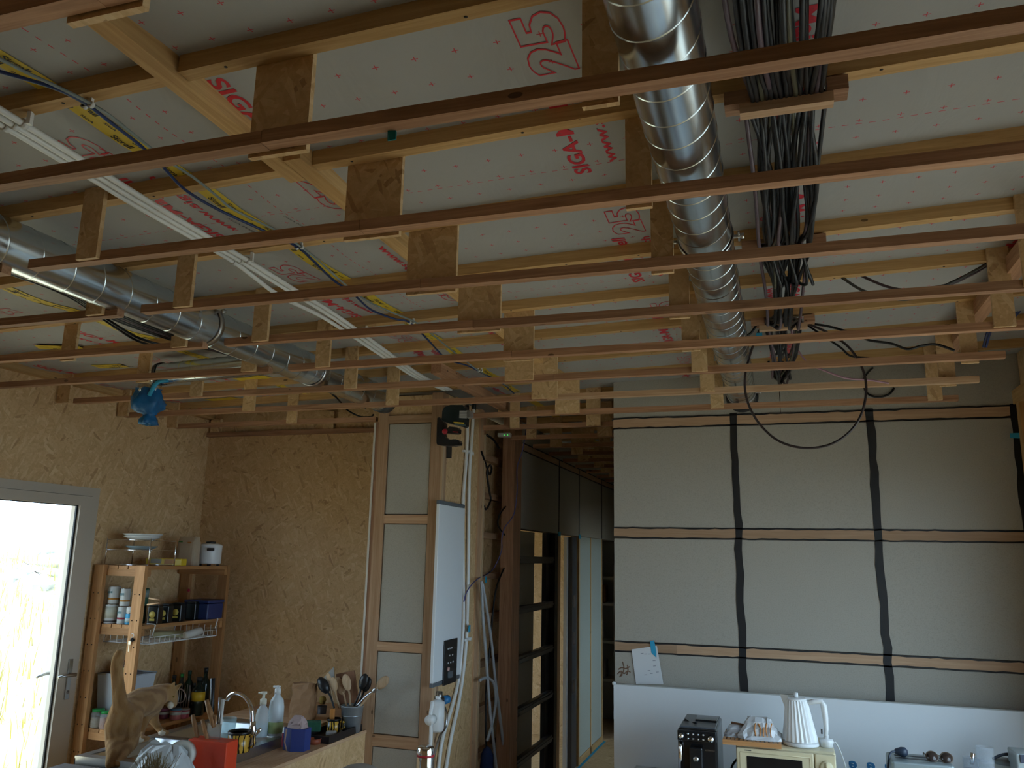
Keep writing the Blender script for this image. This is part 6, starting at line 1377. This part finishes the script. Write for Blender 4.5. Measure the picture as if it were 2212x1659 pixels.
obj('cord', MB().tube(catmull([p+Vector((-0.02,0,0.022)), p+Vector((-0.045,-0.02,0.016)), p+Vector((-0.062,-0.05,-0.03)), p+Vector((-0.075,-0.09,-0.10))], 5), 0.005, 7), plain('plug_navy', (0.03,0.045,0.075), 0.4), pg)
p = on_y(2035, 1654, 4.50); p = Vector((p.x, 4.56, TZ)); sg = thing('sunglasses', p, 'brown sunglasses lying on the toaster', 'sunglasses')
for s in (-1, 1):
    obj('lens', MB().lathe([(0.0001,0),(0.024,0.002),(0.025,0.005),(0.0001,0.006)], p+Vector((s*0.031,0,0.018)), 18, (0,-0.8,0.6)), plain('lens_brown', (0.05,0.035,0.03), 0.1), sg)
    obj('rim', MB().tube([p+Vector((s*0.031+0.026*math.cos(a), -0.0146*0+0.015*math.sin(a), 0.020+0.021*math.sin(a))) for a in [2*PI*i/16 for i in range(16)]], 0.003, 6, True), plain('rim_brown', (0.12,0.08,0.05), 0.3), sg)
    obj('temple', MB().tube([p+Vector((s*0.058,0.004,0.024)), p+Vector((s*0.06,0.05,0.026)), p+Vector((s*0.055,0.10,0.004))], 0.0025, 6), plain('rim_brown', (0.12,0.08,0.05), 0.3), sg)
obj('bridge', MB().tube([p+Vector((-0.008,0.006,0.026)), p+Vector((0.008,0.006,0.026))], 0.0025, 6), plain('rim_brown', (0.12,0.08,0.05), 0.3), sg)
GLS = clear('tumbler_glass', (0.93,0.95,0.97), 0.10)
def tumbler(px, pyt, Y, r, lab, z0=ZC):
    x = on_y(px, pyt+20, Y).x; hh = on_y(px, pyt, Y).z-z0
    t = thing('tumbler', (x, Y, z0), lab, 'glass', 'glass tumblers on the counter'); obj('glass', MB().lathe([(0.0001,0.012),(r*0.8,0.012),(r*0.93,hh),(r,hh),(r*0.86,0.0),(0.0001,0.0)], (x,Y,z0), 20), GLS, t)
    for k in range(6): obj('facet_ring', MB().lathe([(r*(0.87+0.02*k),hh*(0.1+0.14*k)),(r*(0.89+0.02*k),hh*(0.11+0.14*k)),(r*(0.875+0.02*k),hh*(0.12+0.14*k))], (x,Y,z0), 20), GLS, t)
    return x, hh
tumbler(2128, 1613, 4.55, 0.038, 'tall stacked ribbed glass tumbler on the counter')
tumbler(2098, 1636, 4.60, 0.034, 'shorter glass tumbler holding a silver lighter')
p = on_y(2100, 1636, 4.60); obj('lighter', MB().tube([p+Vector((-0.004,0,-0.03)), p+Vector((0.004,0,0.02))], 0.011, 10), CHROME, None, 'silver lighter standing in the shorter tumbler', 'lighter')
p = on_y(2205, 1640, 4.55); bxz = on_y(2205, 1628, 4.55).z
t = thing('tool_box', (p.x+0.08, 4.6, ZC), 'grey box with black clasp at the end of the counter', 'box')
obj('box', MB().cbox((p.x+0.08, 4.62, (bxz+ZC)/2), (0.20, 0.16, bxz-ZC), 0, 0.008), plain('toolbox_grey', (0.33,0.37,0.37), 0.4), t)
obj('clasp', MB().cbox((p.x+0.02, 4.538, bxz-0.02), (0.05, 0.008, 0.035), 0, 0.002), plain('clasp_navy', (0.03,0.04,0.07), 0.4), t)
p = on_y(2150, 1636, 4.7); obj('cable', MB().tube(catmull([on_y(2144,1640,4.7), on_y(2160,1632,4.7), on_y(2180,1629,4.7), on_y(2197,1633,4.66)], 6), 0.007, 8), plain('plug_navy', (0.03,0.045,0.075), 0.4), None, 'navy lead arching from tumbler to the grey box', 'cable')
t = thing('jar', on_y(2175, 1655, 4.72), 'pale grey canister behind the tumblers', 'canister'); p = on_y(2170, 1640, 4.72)
t.location = (p.x, 4.72, ZC); PW[t.name] = Vector((p.x, 4.72, ZC)); t.name = 'canister'; PW['canister'] = Vector((p.x, 4.72, ZC))
obj('body', MB().lathe([(0.048,0),(0.05,0.005),(0.05,p.z-ZC-0.02),(0.048,p.z-ZC-0.01)], (p.x,4.72,ZC), 22), plain('canister_grey', (0.45,0.48,0.47), 0.5), t)
obj('lid', MB().lathe([(0.051,p.z-ZC-0.02),(0.051,p.z-ZC),(0.0001,p.z-ZC)], (p.x,4.72,ZC), 22), plain('canister_lid', (0.20,0.22,0.22), 0.5), t)

# ================================================================== CAT
def cat():
    o = lambda px, py, Y: on_y(px, py, Y)
    hz_ = 0.9155
    P = {'hip': (o(263,1541,3.64), 0.066), 'loin': (o(285,1525,3.74), 0.070), 'mid': (o(305,1517,3.84), 0.078), 'chest': (o(326,1514,3.95), 0.076),
         'neck': (o(343,1500,4.03), 0.058), 'head': (o(361,1498,4.08), 0.056), 'cheek': (o(367,1506,4.09), 0.046), 'muz': (o(372,1517,4.11), 0.030), 'nose': (o(375,1521,4.12), 0.022),
         't0': (o(260,1522,3.60), 0.040), 't1': (o(257,1498,3.57), 0.035), 't2': (o(254,1470,3.56), 0.032), 't3': (o(252,1445,3.56), 0.032), 't4': (o(255,1424,3.56), 0.032), 't5': (o(258,1412,3.56), 0.024),
         'sL': (o(314,1540,3.92), 0.046), 'eL': (o(309,1562,3.91), 0.027), 'wL': (o(304,1585,3.895), 0.019), 'pL': (on_z(304,1598,ZS+0.018), 0.019), 'fL': (on_z(309,1597,ZS+0.014)+Vector((0.01,0.02,0)), 0.015),
         'sR': (o(328,1535,4.0), 0.044), 'eR': (o(332,1556,4.01), 0.027), 'wR': (o(342,1572,4.04), 0.018), 'pR': (on_z(351,1583,ZS+0.017), 0.018), 'fR': (on_z(356,1583,ZS+0.014)+Vector((0.008,0.01,0)), 0.014),
         'hL': (o(253,1566,3.60), 0.062), 'kL': (o(250,1600,3.63), 0.052), 'aL': (o(241,1628,3.52), 0.027), 'qL': (on_z(236,1652,hz_+0.018), 0.020), 'gL': (on_z(240,1650,hz_+0.015)+Vector((0.02,0.05,0)), 0.017),
         'hR': (o(278,1564,3.66), 0.066), 'kR': (o(276,1602,3.70), 0.056), 'aR': (o(263,1630,3.57), 0.028), 'qR': (on_z(258,1650,hz_+0.018), 0.020), 'gR': (on_z(262,1648,hz_+0.015)+Vector((0.02,0.05,0)), 0.017),
         'earL': (o(371,1484,4.07), 0.016), 'earLt': (o(378,1473,4.075), 0.006), 'earR': (o(379,1489,4.10), 0.017), 'earRt': (o(392,1477,4.11), 0.006)}
    chains = ['hip loin mid chest neck head cheek muz nose', 'hip t0 t1 t2 t3 t4 t5', 'chest sL eL wL pL fL', 'chest sR eR wR pR fR', 'hip hL kL aL qL gL', 'loin hR kR aR qR gR', 'hip hR', 'head earL earLt', 'head earR earRt']
    m = MB()
    def ball(c, r):
        n, k = 10, 6; m.lathe([(max(1e-5, r*math.sin(PI*i/k)), -r*math.cos(PI*i/k)) for i in range(k+1)], c, n)
    for ch in chains:
        ns = ch.split()
        for a, b in zip(ns[:-1], ns[1:]):
            (pa, ra), (pb, rb_) = P[a], P[b]; n = max(2, int((pb-pa).length/(0.35*min(ra, rb_)))+1)
            for i in range(n+1): t = i/n; ball(pa.lerp(pb, t), ra+(rb_-ra)*t)
    c = Vector(P['qL'][0]); c.z = hz_
    ob = bpy.data.objects.new('cat', m.mesh('cat', c)); link(ob, None, c)
    rm = ob.modifiers.new('remesh', 'REMESH'); rm.mode = 'VOXEL'; rm.voxel_size = 0.006; rm.use_smooth_shade = True
    sm = ob.modifiers.new('smooth', 'SMOOTH'); sm.factor = 0.5; sm.iterations = 7
    F = NT('ginger_fur'); v = F.coord(); st = F.new('ShaderNodeTexWave'); st.inputs['Scale'].default_value = 7; st.inputs['Distortion'].default_value = 6; F.l(v, st.inputs['Vector'])
    nz = F.noise(F.coord(scale=(1,1,0.35)), 190, 5, 0.7); c1 = F.ramp(st.outputs['Fac'], [(0.15, (0.25,0.115,0.035)), (0.6, (0.36,0.185,0.065)), (0.9, (0.42,0.24,0.10))])
    F.col(F.mix(F.math('MULTIPLY', nz, 0.6), c1, (0.36,0.21,0.085))); F.bump(nz, 0.8, 0.008); F.set(Roughness=0.95, Sheen_Weight=0.15); F.b.inputs['Specular IOR Level'].default_value = 0.1
    ob.data.materials.append(F.m); tag(ob, 'ginger tabby cat with raised tail standing with front paws on the sink', 'cat')
    hd = on_y(368, 1523, 4.06)
    obj('chin_fur', MB().lathe([(0.0001,-0.020),(0.017,-0.012),(0.022,0.002),(0.014,0.014),(0.0001,0.018)], hd, 14, (0.4,0.5,0.3)), plain('fur_cream', (0.60,0.52,0.40), 0.95), ob)
    for pw in ('pL', 'pR'): obj('paw_fur', MB().lathe([(0.0001,-0.016),(0.018,-0.008),(0.020,0.004),(0.0001,0.018)], P[pw][0]+Vector((0,-0.004,0.0)), 12), plain('fur_cream', (0.60,0.52,0.40), 0.95), ob)
    e = on_y(375, 1505, 4.046); obj('eye', MB().lathe([(0.0001,-0.006),(0.006,0),(0.0001,0.006)], e, 10), plain('eye_amber', (0.30,0.20,0.03), 0.15), ob)
    n_ = on_y(378, 1521, 4.125); obj('nose', MB().lathe([(0.0001,-0.006),(0.007,0),(0.0001,0.005)], n_, 8), plain('nose_pink', (0.45,0.2,0.17), 0.5), ob)
cat()
